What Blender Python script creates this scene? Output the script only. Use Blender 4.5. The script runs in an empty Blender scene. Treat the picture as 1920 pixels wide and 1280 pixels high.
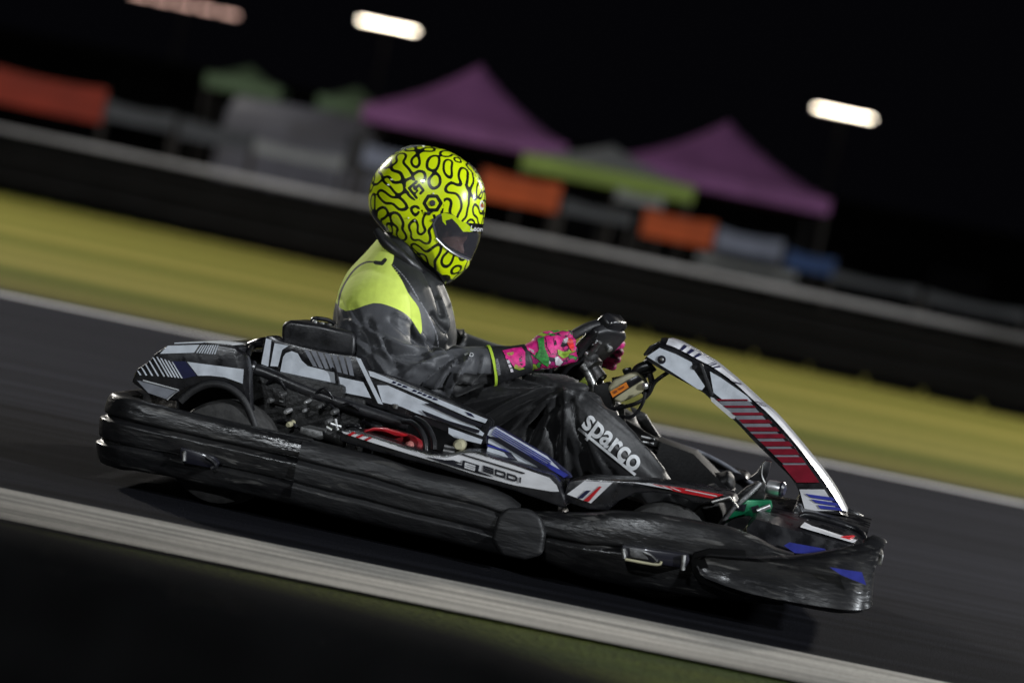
import bpy, bmesh, math, random
import numpy as np
from mathutils import Vector, Matrix, noise as mnoise
random.seed(4); RNG = np.random.RandomState(7)
S = bpy.context.scene
R = math.radians
# ------------------------------------------------------------------ camera
CAMP = Vector((0.0, -8.6, 0.87)); FPX = 5720.0; ROLL = R(11.6); PITCH = math.atan(200/5720)
fwd = Vector((0, math.cos(PITCH), -math.sin(PITCH)))
r0 = Vector((1, 0, 0)); u0 = r0.cross(fwd)
cr = (r0*math.cos(ROLL) + u0*math.sin(ROLL)); cu = (-r0*math.sin(ROLL) + u0*math.cos(ROLL))
cam = bpy.data.cameras.new('camera'); camo = bpy.data.objects.new('camera', cam)
S.collection.objects.link(camo); S.camera = camo
camo.matrix_world = Matrix(((cr.x, cu.x, -fwd.x, CAMP.x), (cr.y, cu.y, -fwd.y, CAMP.y), (cr.z, cu.z, -fwd.z, CAMP.z), (0, 0, 0, 1)))
cam.sensor_width = 36; cam.lens = FPX/1920*36; cam.clip_start = .1; cam.clip_end = 3000
cam.dof.use_dof = True; cam.dof.focus_distance = 8.25; cam.dof.aperture_fstop = 1.8
# ------------------------------------------------------------------ night sky
wd = bpy.data.worlds.new('World'); S.world = wd; wd.use_nodes = True
nt = wd.node_tree; bg = nt.nodes['Background']
sky = nt.nodes.new('ShaderNodeTexSky'); sky.sky_type = 'NISHITA'; sky.sun_disc = False
sky.sun_elevation = R(-6); sky.sun_rotation = R(200)
mixw = nt.nodes.new('ShaderNodeMixRGB'); mixw.blend_type = 'ADD'; mixw.inputs[0].default_value = 1
mixw.inputs[2].default_value = (.011, .011, .016, 1)
nt.links.new(sky.outputs[0], mixw.inputs[1]); nt.links.new(mixw.outputs[0], bg.inputs[0])
bg.inputs[1].default_value = .12
S.view_settings.view_transform = 'Standard'; S.view_settings.look = 'None'; S.view_settings.exposure = 0; S.view_settings.gamma = 1
S.cycles.max_bounces = 8; S.cycles.transparent_max_bounces = 12
# floods out of view; near-side pair added as fill, last to brighten the paddock: (position of head, aimed at, watts, size)
FLOODS = [((14, 19, 10), (1, 5, 0), 2900, 1.6), ((-15, 19, 10), (-1, 5, 0), 2900, 1.6),
          ((15, -10, 8), (0, 0, .6), 2900, .8), ((-6, -18, 10), (0, 0, .6), 980, .8), ((22, 2, 8), (0.5, 0, .4), 1700, 1.2),
          ((-14, 27, 9), (-1, 38, 1.5), 700, 1.4)]
# ------------------------------------------------------------------ helpers
C = S.collection
YAW = R(-6)
RK = Matrix.Rotation(YAW, 3, 'Z'); RKi = RK.inverted()
def ray(px, py):
    return (fwd*FPX + cr*(px-960) + cu*(640-py))
def W(px, py, Y):
    d = ray(px, py); t = (Y - CAMP.y)/d.y
    return CAMP + d*t
def K(px, py, lat):                       # point on the kart's lateral plane y=lat, in kart coordinates
    d = RKi @ ray(px, py); c = RKi @ CAMP
    return c + d*((lat - c.y)/d.y)
def pj(V):                                # kart coordinates -> picture
    V = np.asarray(V, float); w = V @ np.array(RK).T - np.array(CAMP)
    z = w @ np.array(fwd)
    return np.stack([960 + FPX*(w @ np.array(cr))/z, 640 - FPX*(w @ np.array(cu))/z], 1)
def cat_rom(P, n=6, closed=False):
    P = [np.array(p, float) for p in P]; out = []; L = len(P)
    rng = range(L if closed else L-1)
    for i in rng:
        if closed: a, b, c, d = P[i-1], P[i], P[(i+1) % L], P[(i+2) % L]
        else: a, b, c, d = P[max(i-1, 0)], P[i], P[i+1], P[min(i+2, L-1)]
        for k in range(n):
            t = k/n
            out.append(.5*((2*b) + (-a+c)*t + (2*a-5*b+4*c-d)*t*t + (-a+3*b-3*c+d)*t**3))
    if not closed: out.append(P[-1])
    return out
def fin(name, verts, faces, mt, parent=None, sharp=38, bevel=0, smooth=True, segs=2):
    me = bpy.data.meshes.new(name)
    bm = bmesh.new()
    vs = [bm.verts.new(tuple(v)) for v in verts]
    for f in faces:
        try: bm.faces.new([vs[i] for i in f])
        except ValueError: pass
    bmesh.ops.recalc_face_normals(bm, faces=bm.faces)
    if bevel:
        es = [e for e in bm.edges if len(e.link_faces) == 2 and e.calc_face_angle(0) > R(30)]
        bmesh.ops.bevel(bm, geom=es, offset=bevel, segments=segs, profile=.5, affect='EDGES', clamp_overlap=True)
    if smooth:
        for f in bm.faces: f.smooth = True
        for e in bm.edges:
            if len(e.link_faces) == 2 and e.calc_face_angle(0) > R(sharp): e.smooth = False
    bm.to_mesh(me); bm.free()
    o = bpy.data.objects.new(name, me); C.objects.link(o)
    if isinstance(mt, (list, tuple)):
        for m in mt: me.materials.append(m)
    elif mt: me.materials.append(mt)
    if parent: o.parent = parent
    return o
def tag(o, label=None, cat=None, group=None, kind=None):
    if label: o['label'] = label
    if cat: o['category'] = cat
    if group: o['group'] = group
    if kind: o['kind'] = kind
    return o
def empty(name, loc=(0, 0, 0), rz=0, label=None, cat=None, group=None):
    o = bpy.data.objects.new(name, None); C.objects.link(o); o.location = loc; o.rotation_euler = (0, 0, rz)
    o.empty_display_size = .1
    return tag(o, label, cat, group)
class MB:
    def __init__(s): s.v = []; s.f = []
    def add(s, v, f):
        n = len(s.v); s.v += [tuple(a) for a in v]; s.f += [[i+n for i in q] for q in f]; return s
    def box(s, c, d, M=None):
        v = []
        for x in (-1, 1):
            for y in (-1, 1):
                for z in (-1, 1):
                    p = Vector((x*d[0]/2, y*d[1]/2, z*d[2]/2))
                    if M: p = M @ p
                    v.append(Vector(c)+p)
        return s.add(v, [[0, 1, 3, 2], [4, 6, 7, 5], [0, 4, 5, 1], [2, 3, 7, 6], [0, 2, 6, 4], [1, 5, 7, 3]])
    def prism(s, P, lat0, lat1):            # polygon of (x,z) points, extruded sideways
        n = len(P)
        v = [(p[0], lat0, p[1]) for p in P] + [(p[0], lat1, p[1]) for p in P]
        return s.add(v, [list(range(n)), list(range(2*n-1, n-1, -1))] + [[i, (i+1) % n, n+(i+1) % n, n+i] for i in range(n)])
    def tube(s, P, r, n=10, smooth=5, cap=True):
        P = [Vector(tuple(p)) for p in (cat_rom(P, smooth) if smooth and len(P) > 2 else P)]
        L = len(P); ref = None; v = []
        for i, p in enumerate(P):
            t = (P[min(i+1, L-1)] - P[max(i-1, 0)]).normalized()
            if ref is None: ref = Vector((0, 1, 0)) if abs(t.y) < .9 else Vector((1, 0, 0))
            a = (ref - t*ref.dot(t)).normalized(); b = t.cross(a); ref = a
            rr = r[min(int(i*len(r)/L), len(r)-1)] if isinstance(r, (list, tuple)) else r
            if isinstance(r, (list, tuple)):
                q = i/(L-1)*(len(r)-1); k = min(int(q), len(r)-2); rr = r[k]+(r[k+1]-r[k])*(q-k)
            for j in range(n):
                an = 2*math.pi*j/n; v.append(p + a*math.cos(an)*rr + b*math.sin(an)*rr)
        f = [[i*n+j, i*n+(j+1) % n, (i+1)*n+(j+1) % n, (i+1)*n+j] for i in range(L-1) for j in range(n)]
        if cap: f += [list(range(n))[::-1], [(L-1)*n+j for j in range(n)]]
        return s.add(v, f)
    def lathe(s, c, axis, prof, n=32):      # prof: (along axis, radius)
        ax = Vector(axis).normalized(); a = ax.orthogonal().normalized(); b = ax.cross(a); v = []
        for (h, r) in prof:
            for j in range(n):
                an = 2*math.pi*j/n; v.append(Vector(c)+ax*h+(a*math.cos(an)+b*math.sin(an))*max(r, 1e-4))
        L = len(prof)
        f = [[i*n+j, i*n+(j+1) % n, (i+1)*n+(j+1) % n, (i+1)*n+j] for i in range(L-1) for j in range(n)]
        f += [list(range(n))[::-1], [(L-1)*n+j for j in range(n)]]
        return s.add(v, f)
    def build(s, name, mt, parent=None, **kw): return fin(name, s.v, s.f, mt, parent, **kw)
def KP(pts, lat):
    return [(q.x, q.z) for q in (K(a, b, lat) for a, b in pts)]
def plate(name, pts, lat0, lat1, mt, parent, bevel=.004, smooth=0, **kw):
    P = KP(pts, lat0)
    if smooth: P = [tuple(p) for p in cat_rom(P, smooth, True)]
    return MB().prism(P, lat0, lat1).build(name, mt, parent, bevel=bevel, **kw)
def decal(name, polys, lat, mt, parent, th=.0015, off=.0012):
    m = MB()
    for pts in polys: m.prism(KP(pts, lat-off), lat-off-th, lat-off)
    return m.build(name, mt, parent, smooth=False)
def lerp(a, b, t): return tuple(x+(y-x)*t for x, y in zip(a, b))
# ------------------------------------------------------------------ materials
def new_mat(name):
    m = bpy.data.materials.new(name); m.use_nodes = True; n = m.node_tree
    return m, n, n.nodes['Principled BSDF']
def mat(name, col, rough=.5, metal=0, coat=0, nscale=0, nvar=.15, bump=0, bscale=60, spec=.5, stretch=(1, 1, 1), rvar=0):
    m, n, b = new_mat(name)
    b.inputs['Base Color'].default_value = (*col, 1); b.inputs['Roughness'].default_value = rough
    b.inputs['Metallic'].default_value = metal; b.inputs['Coat Weight'].default_value = coat
    b.inputs['Coat Roughness'].default_value = .08; b.inputs['Specular IOR Level'].default_value = spec
    tc = n.nodes.new('ShaderNodeTexCoord'); mp = n.nodes.new('ShaderNodeMapping'); mp.inputs['Scale'].default_value = stretch
    n.links.new(tc.outputs['Object'], mp.inputs[0])
    if nscale:
        t = n.nodes.new('ShaderNodeTexNoise'); t.inputs['Scale'].default_value = nscale; t.inputs['Detail'].default_value = 5
        n.links.new(mp.outputs[0], t.inputs[0])
        rr = n.nodes.new('ShaderNodeMapRange'); rr.inputs[1].default_value = .3; rr.inputs[2].default_value = .7
        rr.inputs[3].default_value = 1-nvar; rr.inputs[4].default_value = 1+nvar
        n.links.new(t.outputs[0], rr.inputs[0])
        mx = n.nodes.new('ShaderNodeVectorMath'); mx.operation = 'SCALE'; mx.inputs[0].default_value = col
        n.links.new(rr.outputs[0], mx.inputs['Scale']); n.links.new(mx.outputs[0], b.inputs['Base Color'])
        if rvar:
            r2 = n.nodes.new('ShaderNodeMapRange'); r2.inputs[1].default_value = .35; r2.inputs[2].default_value = .65
            r2.inputs[3].default_value = max(rough-rvar, .05); r2.inputs[4].default_value = rough+rvar
            n.links.new(t.outputs[0], r2.inputs[0]); n.links.new(r2.outputs[0], b.inputs['Roughness'])
    if bump:
        t = n.nodes.new('ShaderNodeTexNoise'); t.inputs['Scale'].default_value = bscale; t.inputs['Detail'].default_value = 6
        n.links.new(mp.outputs[0], t.inputs[0]); bp = n.nodes.new('ShaderNodeBump'); bp.inputs['Strength'].default_value = 1
        bp.inputs['Distance'].default_value = bump; n.links.new(t.outputs[0], bp.inputs['Height']); n.links.new(bp.outputs[0], b.inputs['Normal'])
    return m
def emit(name, col, st):
    m, n, b = new_mat(name); b.inputs['Base Color'].default_value = (*col, 1)
    b.inputs['Emission Color'].default_value = (*col, 1); b.inputs['Emission Strength'].default_value = st
    return m
def scuffed(name, base=.011, scratch=.13, rough=.36, dens=.60, bd=.007):
    m, n, b = new_mat(name); tc = n.nodes.new('ShaderNodeTexCoord')
    def noise(scale, det, st, dist=0):
        mp = n.nodes.new('ShaderNodeMapping'); mp.inputs['Scale'].default_value = st; n.links.new(tc.outputs['Object'], mp.inputs[0])
        t = n.nodes.new('ShaderNodeTexNoise'); t.inputs['Scale'].default_value = scale; t.inputs['Detail'].default_value = det
        t.inputs['Distortion'].default_value = dist; n.links.new(mp.outputs[0], t.inputs[0]); return t.outputs[0]
    def rng(s, a, bb, c, d):
        r = n.nodes.new('ShaderNodeMapRange'); r.inputs[1].default_value = a; r.inputs[2].default_value = bb
        r.inputs[3].default_value = c; r.inputs[4].default_value = d; n.links.new(s, r.inputs[0]); return r.outputs[0]
    def mul(a, c, op='MULTIPLY'):
        q = n.nodes.new('ShaderNodeMath'); q.operation = op; n.links.new(a, q.inputs[0]); n.links.new(c, q.inputs[1]); return q.outputs[0]
    s1 = rng(noise(34, 7, (.28, .45, 2.2), .6), dens, dens+.07, 0, 1)
    patch = rng(noise(7, 3, (1, 1, 1.4)), .44, .62, .05, 1)
    s2 = rng(noise(90, 4, (.10, .3, 1.6), .3), .62, .70, 0, .6)
    sc = mul(mul(s1, s2, 'MAXIMUM'), patch)
    dust = rng(noise(14, 6, (.5, 1, 1)), .45, .75, 0, .18)
    tot = mul(sc, dust, 'MAXIMUM')
    mx = n.nodes.new('ShaderNodeMixRGB'); mx.inputs[1].default_value = (base, base, base*1.08, 1)
    mx.inputs[2].default_value = (scratch, scratch*.97, scratch*.92, 1); n.links.new(tot, mx.inputs[0]); n.links.new(mx.outputs[0], b.inputs['Base Color'])
    n.links.new(rng(noise(16, 6, (.35, 1, 1.5)), .3, .7, rough-.18, rough+.14), b.inputs['Roughness'])
    h1 = noise(22, 5, (.4, .4, 1.5)); h2 = noise(140, 4, (.25, .3, 1.6))
    ad = n.nodes.new('ShaderNodeMath'); ad.operation = 'MULTIPLY_ADD'; n.links.new(h2, ad.inputs[0]); ad.inputs[1].default_value = .07; n.links.new(h1, ad.inputs[2])
    bp = n.nodes.new('ShaderNodeBump'); bp.inputs['Distance'].default_value = bd; bp.inputs['Strength'].default_value = 1
    n.links.new(ad.outputs[0], bp.inputs['Height']); n.links.new(bp.outputs[0], b.inputs['Normal'])
    return m
M = {}
M['scuff'] = scuffed('scuffed_black_plastic'); M['scuff2'] = scuffed('worn_dull_black_plastic', .014, .06, .52, .58)
M['scuff3'] = scuffed('worn_grey_black_plastic', .016, .15, .30, .57, .0045)
M['black'] = mat('black_plastic', (.011, .011, .013), .3, nscale=25, nvar=.4, bump=.0006, bscale=90, rvar=.12)
M['matt'] = mat('matt_black_plastic', (.013, .013, .014), .6, nscale=30, nvar=.4, bump=.001, bscale=120)
M['airbox'] = mat('satin_black_airbox', (.016, .016, .018), .38, nscale=18, nvar=.4, bump=.0005, bscale=140, rvar=.12)
M['white'] = mat('white_vinyl', (.64, .68, .74), .35, coat=.4, nscale=28, nvar=.14, rvar=.12, bump=.0005, bscale=40)
M['pod_white'] = mat('worn_white_vinyl', (.68, .68, .70), .4, coat=.3, nscale=22, nvar=.2, rvar=.12, stretch=(.4, 1, 1.4))
M['grey'] = mat('grey_vinyl', (.20, .21, .24), .4, coat=.3, nscale=26, nvar=.2, rvar=.1)
M['line_black'] = mat('black_vinyl', (.012, .012, .02), .35, coat=.3)
M['navy'] = mat('navy_vinyl', (.012, .014, .055), .35, coat=.4, nscale=30, nvar=.2)
M['blue'] = mat('blue_vinyl', (.035, .045, .32), .35, coat=.4, nscale=30, nvar=.25)
M['maroon'] = mat('maroon_vinyl', (.20, .008, .022), .3, coat=.6, nscale=30, nvar=.2)
M['red'] = mat('red_vinyl', (.50, .008, .016), .35, coat=.5, nscale=30, nvar=.2)
M['redp'] = mat('red_painted_metal', (.22, .006, .010), .5, coat=.2, nscale=60, nvar=.4, bump=.001)
M['steel'] = mat('dull_steel', (.42, .42, .41), .38, 1, nscale=50, nvar=.3, bump=.0006, rvar=.15)
M['chrome'] = mat('chrome', (.88, .88, .88), .33, .85, nscale=20, nvar=.1)
M['alu'] = mat('cast_aluminium', (.20, .20, .20), .5, .8, nscale=60, nvar=.35, bump=.002, bscale=80)
M['engine'] = mat('black_cast_metal', (.02, .02, .02), .45, .3, nscale=50, nvar=.5, bump=.003, bscale=70)
M['tyre'] = mat('tyre_rubber', (.035, .034, .033), .75, nscale=40, nvar=.4, bump=.002, bscale=80)
M['btyre'] = mat('old_tyre_rubber', (.0022, .0022, .0023), .9, nscale=8, nvar=.6, spec=.04)
M['rim'] = mat('grey_wheel_metal', (.22, .22, .23), .4, .9)
M['cream'] = mat('cream_tank_plastic', (.46, .43, .28), .42, nscale=18, nvar=.25, rvar=.1)
M['orange'] = mat('orange_sticker', (.75, .22, .02), .4, nscale=40, nvar=.25)
M['green'] = mat('green_anodised', (.008, .20, .085), .3, .25, coat=.4, nscale=30, nvar=.3)
M['grip'] = mat('black_suede', (.014, .014, .016), .5, bump=.001, bscale=300)
M['txt'] = mat('pale_grey_print', (.50, .51, .52), .6, nscale=60, nvar=.15)
M['lime'] = mat('lime_fabric', (.50, .72, .05), .7, bump=.001, bscale=200)
# ------------------------------------------------------------------ setting
def lane(name, y0, y1, z, mt, x0=-260, x1=260, nx=40, fn=None, kind='structure'):
    v = []; f = []
    for i in range(nx+1):
        x = x0+(x1-x0)*i/nx
        for y in (y0, y1): v.append((x, y + (fn(x) if fn else 0), z))
    for i in range(nx): f.append([2*i, 2*i+2, 2*i+3, 2*i+1])
    return tag(fin(name, v, f, mt), kind=kind)
def ground_mat(name, c1, c2, stretch, scale, rough, fine=0, fscale=200, dark=None, spec=.3, bump=0):
    m, n, b = new_mat(name); tc = n.nodes.new('ShaderNodeTexCoord')
    mp = n.nodes.new('ShaderNodeMapping'); mp.inputs['Scale'].default_value = stretch; n.links.new(tc.outputs['Object'], mp.inputs[0])
    t = n.nodes.new('ShaderNodeTexNoise'); t.inputs['Scale'].default_value = scale; t.inputs['Detail'].default_value = 6; n.links.new(mp.outputs[0], t.inputs[0])
    cr_ = n.nodes.new('ShaderNodeValToRGB'); cr_.color_ramp.elements[0].position = .34; cr_.color_ramp.elements[1].position = .66
    cr_.color_ramp.elements[0].color = (*c1, 1); cr_.color_ramp.elements[1].color = (*c2, 1); n.links.new(t.outputs[0], cr_.inputs[0])
    out = cr_.outputs[0]
    t2 = n.nodes.new('ShaderNodeTexNoise'); t2.inputs['Scale'].default_value = fscale; t2.inputs['Detail'].default_value = 4; n.links.new(tc.outputs['Object'], t2.inputs[0])
    if fine:
        r = n.nodes.new('ShaderNodeMapRange'); r.inputs[1].default_value = .3; r.inputs[2].default_value = .7; r.inputs[3].default_value = 1-fine; r.inputs[4].default_value = 1+fine
        n.links.new(t2.outputs[0], r.inputs[0]); mx = n.nodes.new('ShaderNodeVectorMath'); mx.operation = 'SCALE'
        n.links.new(out, mx.inputs[0]); n.links.new(r.outputs[0], mx.inputs['Scale']); out = mx.outputs[0]
    n.links.new(out, b.inputs['Base Color']); b.inputs['Roughness'].default_value = rough; b.inputs['Specular IOR Level'].default_value = spec
    if bump:
        bp = n.nodes.new('ShaderNodeBump'); bp.inputs['Distance'].default_value = bump; n.links.new(t2.outputs[0], bp.inputs['Height']); n.links.new(bp.outputs[0], b.inputs['Normal'])
    return m
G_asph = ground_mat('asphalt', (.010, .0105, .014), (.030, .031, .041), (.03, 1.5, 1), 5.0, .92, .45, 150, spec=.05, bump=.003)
G_grass = ground_mat('dry_grass', (.075, .095, .011), (.27, .232, .060), (.008, .42, 1), 1.25, .9, .16, 14, spec=.1, bump=.02)
G_near = ground_mat('near_grass', (.022, .036, .004), (.055, .062, .006), (.25, 1, 1), 3, .9, .4, 60, spec=.1, bump=.02)
G_kerb = ground_mat('worn_white_paint', (.11, .105, .095), (.44, .415, .37), (.035, 1, 1), 15.0, .8, .15, 90, spec=.1, bump=.002)
G_line = ground_mat('edge_line_paint', (.50, .49, .50), (.66, .65, .66), (.2, 1, 1), 6.0, .6, .1, 40)
G_dark = ground_mat('paddock_gravel', (.012, .011, .012), (.022, .02, .021), (1, 1, 1), .6, .9, .3, 6)
def yband(m, y0, y1, k0, k1):          # scales colour across the track: kart shade painted into near asphalt, worn turf edge
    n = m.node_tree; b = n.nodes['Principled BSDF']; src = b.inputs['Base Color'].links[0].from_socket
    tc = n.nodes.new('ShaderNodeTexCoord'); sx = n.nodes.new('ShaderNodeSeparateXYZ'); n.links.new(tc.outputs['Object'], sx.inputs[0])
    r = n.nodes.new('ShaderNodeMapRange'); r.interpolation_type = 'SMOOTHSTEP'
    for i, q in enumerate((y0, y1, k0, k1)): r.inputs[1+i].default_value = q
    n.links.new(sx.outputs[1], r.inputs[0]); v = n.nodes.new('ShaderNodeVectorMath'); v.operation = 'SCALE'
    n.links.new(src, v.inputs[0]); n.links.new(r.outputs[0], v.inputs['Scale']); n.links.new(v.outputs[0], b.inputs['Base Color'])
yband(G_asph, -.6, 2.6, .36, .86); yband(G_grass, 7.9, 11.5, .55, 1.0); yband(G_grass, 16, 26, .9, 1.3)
lane('ground', -400, 600, -.012, G_dark, -700, 700)
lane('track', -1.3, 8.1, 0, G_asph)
lane('near_kerb', -1.70, -1.13, .004, G_kerb)
lane('near_verge', -6.5, -1.69, -.004, G_near)
lane('far_edge_line', 7.50, 7.76, .004, G_line)
lane('far_verge', 7.9, 36, -.004, G_grass)
# ------------------------------------------------------------------ far tyre barrier
bA = Vector((-9.0, 34.0, 0)); bB = Vector((6.5, 24.6, 0)); bD = (bB-bA); bL = bD.length; bd = bD.normalized(); bn = Vector((-bd.y, bd.x, 0))
tb = empty('tyre_barrier', tuple(bA), label='long black tyre barrier with a pale grey cover strip beyond the dry grass', cat='tyre barrier')
def tyre_mesh(Rr, h, name='tyre'):
    return MB().lathe((0, 0, 0), (0, 0, 1), [(-.44*h, Rr*.55), (-.5*h, Rr*.8), (-.36*h, Rr*.97), (-.15*h, Rr), (.15*h, Rr), (.36*h, Rr*.97), (.5*h, Rr*.8), (.44*h, Rr*.55)], 20)
ty0 = tyre_mesh(.31, .2).build('tyre', M['btyre'], tb)
nst = 25; sp = bL/nst
first = True
for i in range(nst):
    for k in range(4):
        o = ty0 if first else ty0.copy()
        if not first: C.objects.link(o); o.parent = tb
        first = False
        q = bd*(sp*(i+.5)) + bn*(.02*random.uniform(-1, 1)); o.location = (q.x, q.y, .1+.2*k)
bang = math.atan2(bd.y, bd.x); Mb = Matrix.Rotation(bang, 3, 'Z')
MB().box(bd*bL/2 + Vector((0, 0, .86)) - bn*.04, (bL, .40, .07), Mb).build('cover_strip', mat('grey_belt', (.24, .24, .26), .5, nscale=.5, nvar=.9, stretch=(.5, .5, 1)), tb, bevel=.02)
MB().box(bd*bL/2 + Vector((0, 0, .40)) - bn*.335, (bL, .02, .62), Mb).build('belt_face', mat('black_belt', (.003, .003, .0035), .8, nscale=2, nvar=.5, spec=.12), tb)
for zz in (.22, .48, .70):
    p0 = Vector((0, 0, zz)) - bn*.36; MB().tube([p0, p0+bd*bL], .035, 10, 0).build('belt_rail', mat('black_rail', (.004, .004, .0045), .6, nscale=.6, nvar=.9, spec=.12), tb)
# ------------------------------------------------------------------ paddock behind
def Wm(px, py, Y): return W(px, py, Y)
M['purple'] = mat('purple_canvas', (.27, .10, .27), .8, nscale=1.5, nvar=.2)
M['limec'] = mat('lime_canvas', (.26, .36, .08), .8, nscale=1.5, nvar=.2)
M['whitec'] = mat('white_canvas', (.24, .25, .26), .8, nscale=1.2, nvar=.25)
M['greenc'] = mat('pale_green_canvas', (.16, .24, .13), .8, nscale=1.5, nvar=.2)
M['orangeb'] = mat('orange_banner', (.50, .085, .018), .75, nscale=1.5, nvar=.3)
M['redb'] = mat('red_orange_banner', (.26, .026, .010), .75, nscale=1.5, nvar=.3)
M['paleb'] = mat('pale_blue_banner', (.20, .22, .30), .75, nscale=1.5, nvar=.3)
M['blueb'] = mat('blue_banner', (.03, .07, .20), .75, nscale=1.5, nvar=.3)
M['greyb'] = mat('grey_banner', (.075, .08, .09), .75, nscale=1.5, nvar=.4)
M['pole'] = mat('dark_pole', (.035, .03, .027), .7)
def gazebo(cx, cy, w, d, eave, peak, mt, valm, label, group):
    t = empty('gazebo', (cx, cy, 0), label=label, cat='gazebo', group=group)
    n = 12; v = []; f = []
    for j in range(n+1):
        for i in range(n+1):
            a = i/n*2-1; b = j/n*2-1; e = max(abs(a), abs(b))
            v.append((a*w/2, b*d/2, eave+(peak-eave)*((1-e)*.62+.38*(1-e)**2) - .05*(1-e)*e))
    for j in range(n):
        for i in range(n): q = j*(n+1)+i; f.append([q, q+1, q+n+2, q+n+1])
    MB().add(v, f).build('canopy', mt, t)
    for sx, sy, lx, ly in ((0, -1, w, .02), (0, 1, w, .02), (-1, 0, .02, d), (1, 0, .02, d)):
        MB().box((sx*w/2, sy*d/2, eave-.11), (lx, ly, .24)).build('valance', valm, t)
    for sx in (-1, 1):
        for sy in (-1, 1): MB().box((sx*(w/2-.04), sy*(d/2-.04), eave/2), (.05, .05, eave)).build('leg', M['pole'], t)
    return t
def banner(px, py, w, h, Y, mt, name, label, group):
    c = W(px, py, Y); s = (Y-CAMP.y)/FPX
    ww, hh = w*s, h*s
    v = []; f = []; n = 14
    for k in (0, 1):
        for j in range(3):
            for i in range(n+1):
                v.append((ww*(i/n-.5), .007*math.sin(i*1.3)+.02*k, hh*(j/2-.5) - (.04*math.sin(math.pi*i/n) if j == 2 else 0)))
    N = 3*(n+1)
    for j in range(2):
        for i in range(n):
            q = j*(n+1)+i; f += [[q, q+1, q+n+2, q+n+1], [N+q+n+1, N+q+n+2, N+q+1, N+q]]
    for i in range(n): f += [[i, N+i, N+i+1, i+1], [2*(n+1)+i, 2*(n+1)+i+1, N+2*(n+1)+i+1, N+2*(n+1)+i]]
    for j in range(2): q = j*(n+1); f += [[q, q+n+1, N+q+n+1, N+q], [q+n, N+q+n, N+q+2*n+1, q+2*n+1]]
    t = empty(name, (c.x, c.y, 0), label=label, cat='banner', group=group)
    o = MB().add(v, f).build('cloth', mt, t, sharp=60); o.location = (0, 0, c.z)
    for sx in (-1, 1): MB().box((sx*ww/2, .05, (c.z+hh/2)/2), (.05, .05, c.z+hh/2)).build('post', M['pole'], t)
YB = 37.0
c1 = W(895, 130, YB); c2 = W(1375, 240, YB)
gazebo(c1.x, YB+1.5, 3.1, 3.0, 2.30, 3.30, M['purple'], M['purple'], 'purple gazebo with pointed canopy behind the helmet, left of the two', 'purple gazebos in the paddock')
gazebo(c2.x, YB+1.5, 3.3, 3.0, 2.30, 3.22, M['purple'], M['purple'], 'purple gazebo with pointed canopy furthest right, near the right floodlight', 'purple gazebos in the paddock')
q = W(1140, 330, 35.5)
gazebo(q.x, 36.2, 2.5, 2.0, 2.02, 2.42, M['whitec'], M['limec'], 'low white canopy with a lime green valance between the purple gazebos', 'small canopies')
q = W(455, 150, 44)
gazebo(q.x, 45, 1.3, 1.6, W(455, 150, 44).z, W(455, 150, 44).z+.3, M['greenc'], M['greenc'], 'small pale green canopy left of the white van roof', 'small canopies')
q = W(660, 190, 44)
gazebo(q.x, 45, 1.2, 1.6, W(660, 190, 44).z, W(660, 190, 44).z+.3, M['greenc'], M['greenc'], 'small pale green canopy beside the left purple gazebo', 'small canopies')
bans = [(90, 178, 215, 66, M['redb'], 'red-orange banner at the far left of the paddock'),
        (262, 218, 130, 34, M['greyb'], 'pale grey banner right of the red-orange banner'),
        (405, 252, 140, 38, M['greyb'], 'dull grey banner below the white van'),
        (975, 357, 150, 56, M['orangeb'], 'orange banner just right of the helmet'),
        (1272, 428, 135, 52, M['orangeb'], 'orange banner below the right purple gazebo'),
        (1405, 458, 125, 40, M['paleb'], 'pale blue banner right of the lower orange banner'),
        (1520, 492, 90, 34, M['blueb'], 'dark blue banner right of the pale blue banner'),
        (1640, 532, 170, 20, M['greyb'], 'grey banner above the barrier at the right'),
        (1830, 574, 190, 20, M['greyb'], 'grey banner at the far right edge'),
        (740, 300, 120, 40, M['paleb'], 'pale blue-white banner just behind the top of the helmet'),
        (560, 290, 170, 24, M['whitec'], 'long pale banner below the white van'),
        (1200, 372, 90, 22, M['whitec'], 'short pale banner under the lime valance'),
        (1400, 500, 190, 16, M['whitec'], 'thin pale banner below the blue banner'),
        (1120, 398, 130, 26, M['greyb'], 'low grey banner between the two orange banners')]
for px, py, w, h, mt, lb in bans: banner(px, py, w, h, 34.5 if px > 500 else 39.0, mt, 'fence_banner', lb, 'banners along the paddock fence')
# van
def van(px, py, Y, label):
    c = W(px, py, Y); t = empty('parked_van', (c.x, Y, 0), label=label, cat='van')
    P = [(-1.55, .35), (-1.6, .9), (-1.52, 1.9), (-1.4, 2.15), (.55, 2.2), (.85, 2.05), (1.25, 1.35), (1.75, 1.15), (1.85, .85), (1.85, .35)]
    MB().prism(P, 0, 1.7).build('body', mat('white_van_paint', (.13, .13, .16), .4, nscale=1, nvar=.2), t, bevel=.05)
    MB().prism([(.5, 1.3), (.5, 1.9), (.78, 1.9), (1.12, 1.35)], -.012, .02).build('side_window', M['black'], t)
    for x in (-1.0, 1.15):
        w = MB().lathe((x, -.02, .32), (0, 1, 0), [(0, .18), (0, .3), (.03, .32), (.2, .32)], 24).build('wheel', M['tyre'], t)
        MB().lathe((x, -.03, .32), (0, 1, 0), [(0, .05), (0, .17), (.03, .18)], 20).build('hub_cap', M['rim'], w)
    return t
van(600, 240, 40.5, 'white van parked between the small green canopies')
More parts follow.
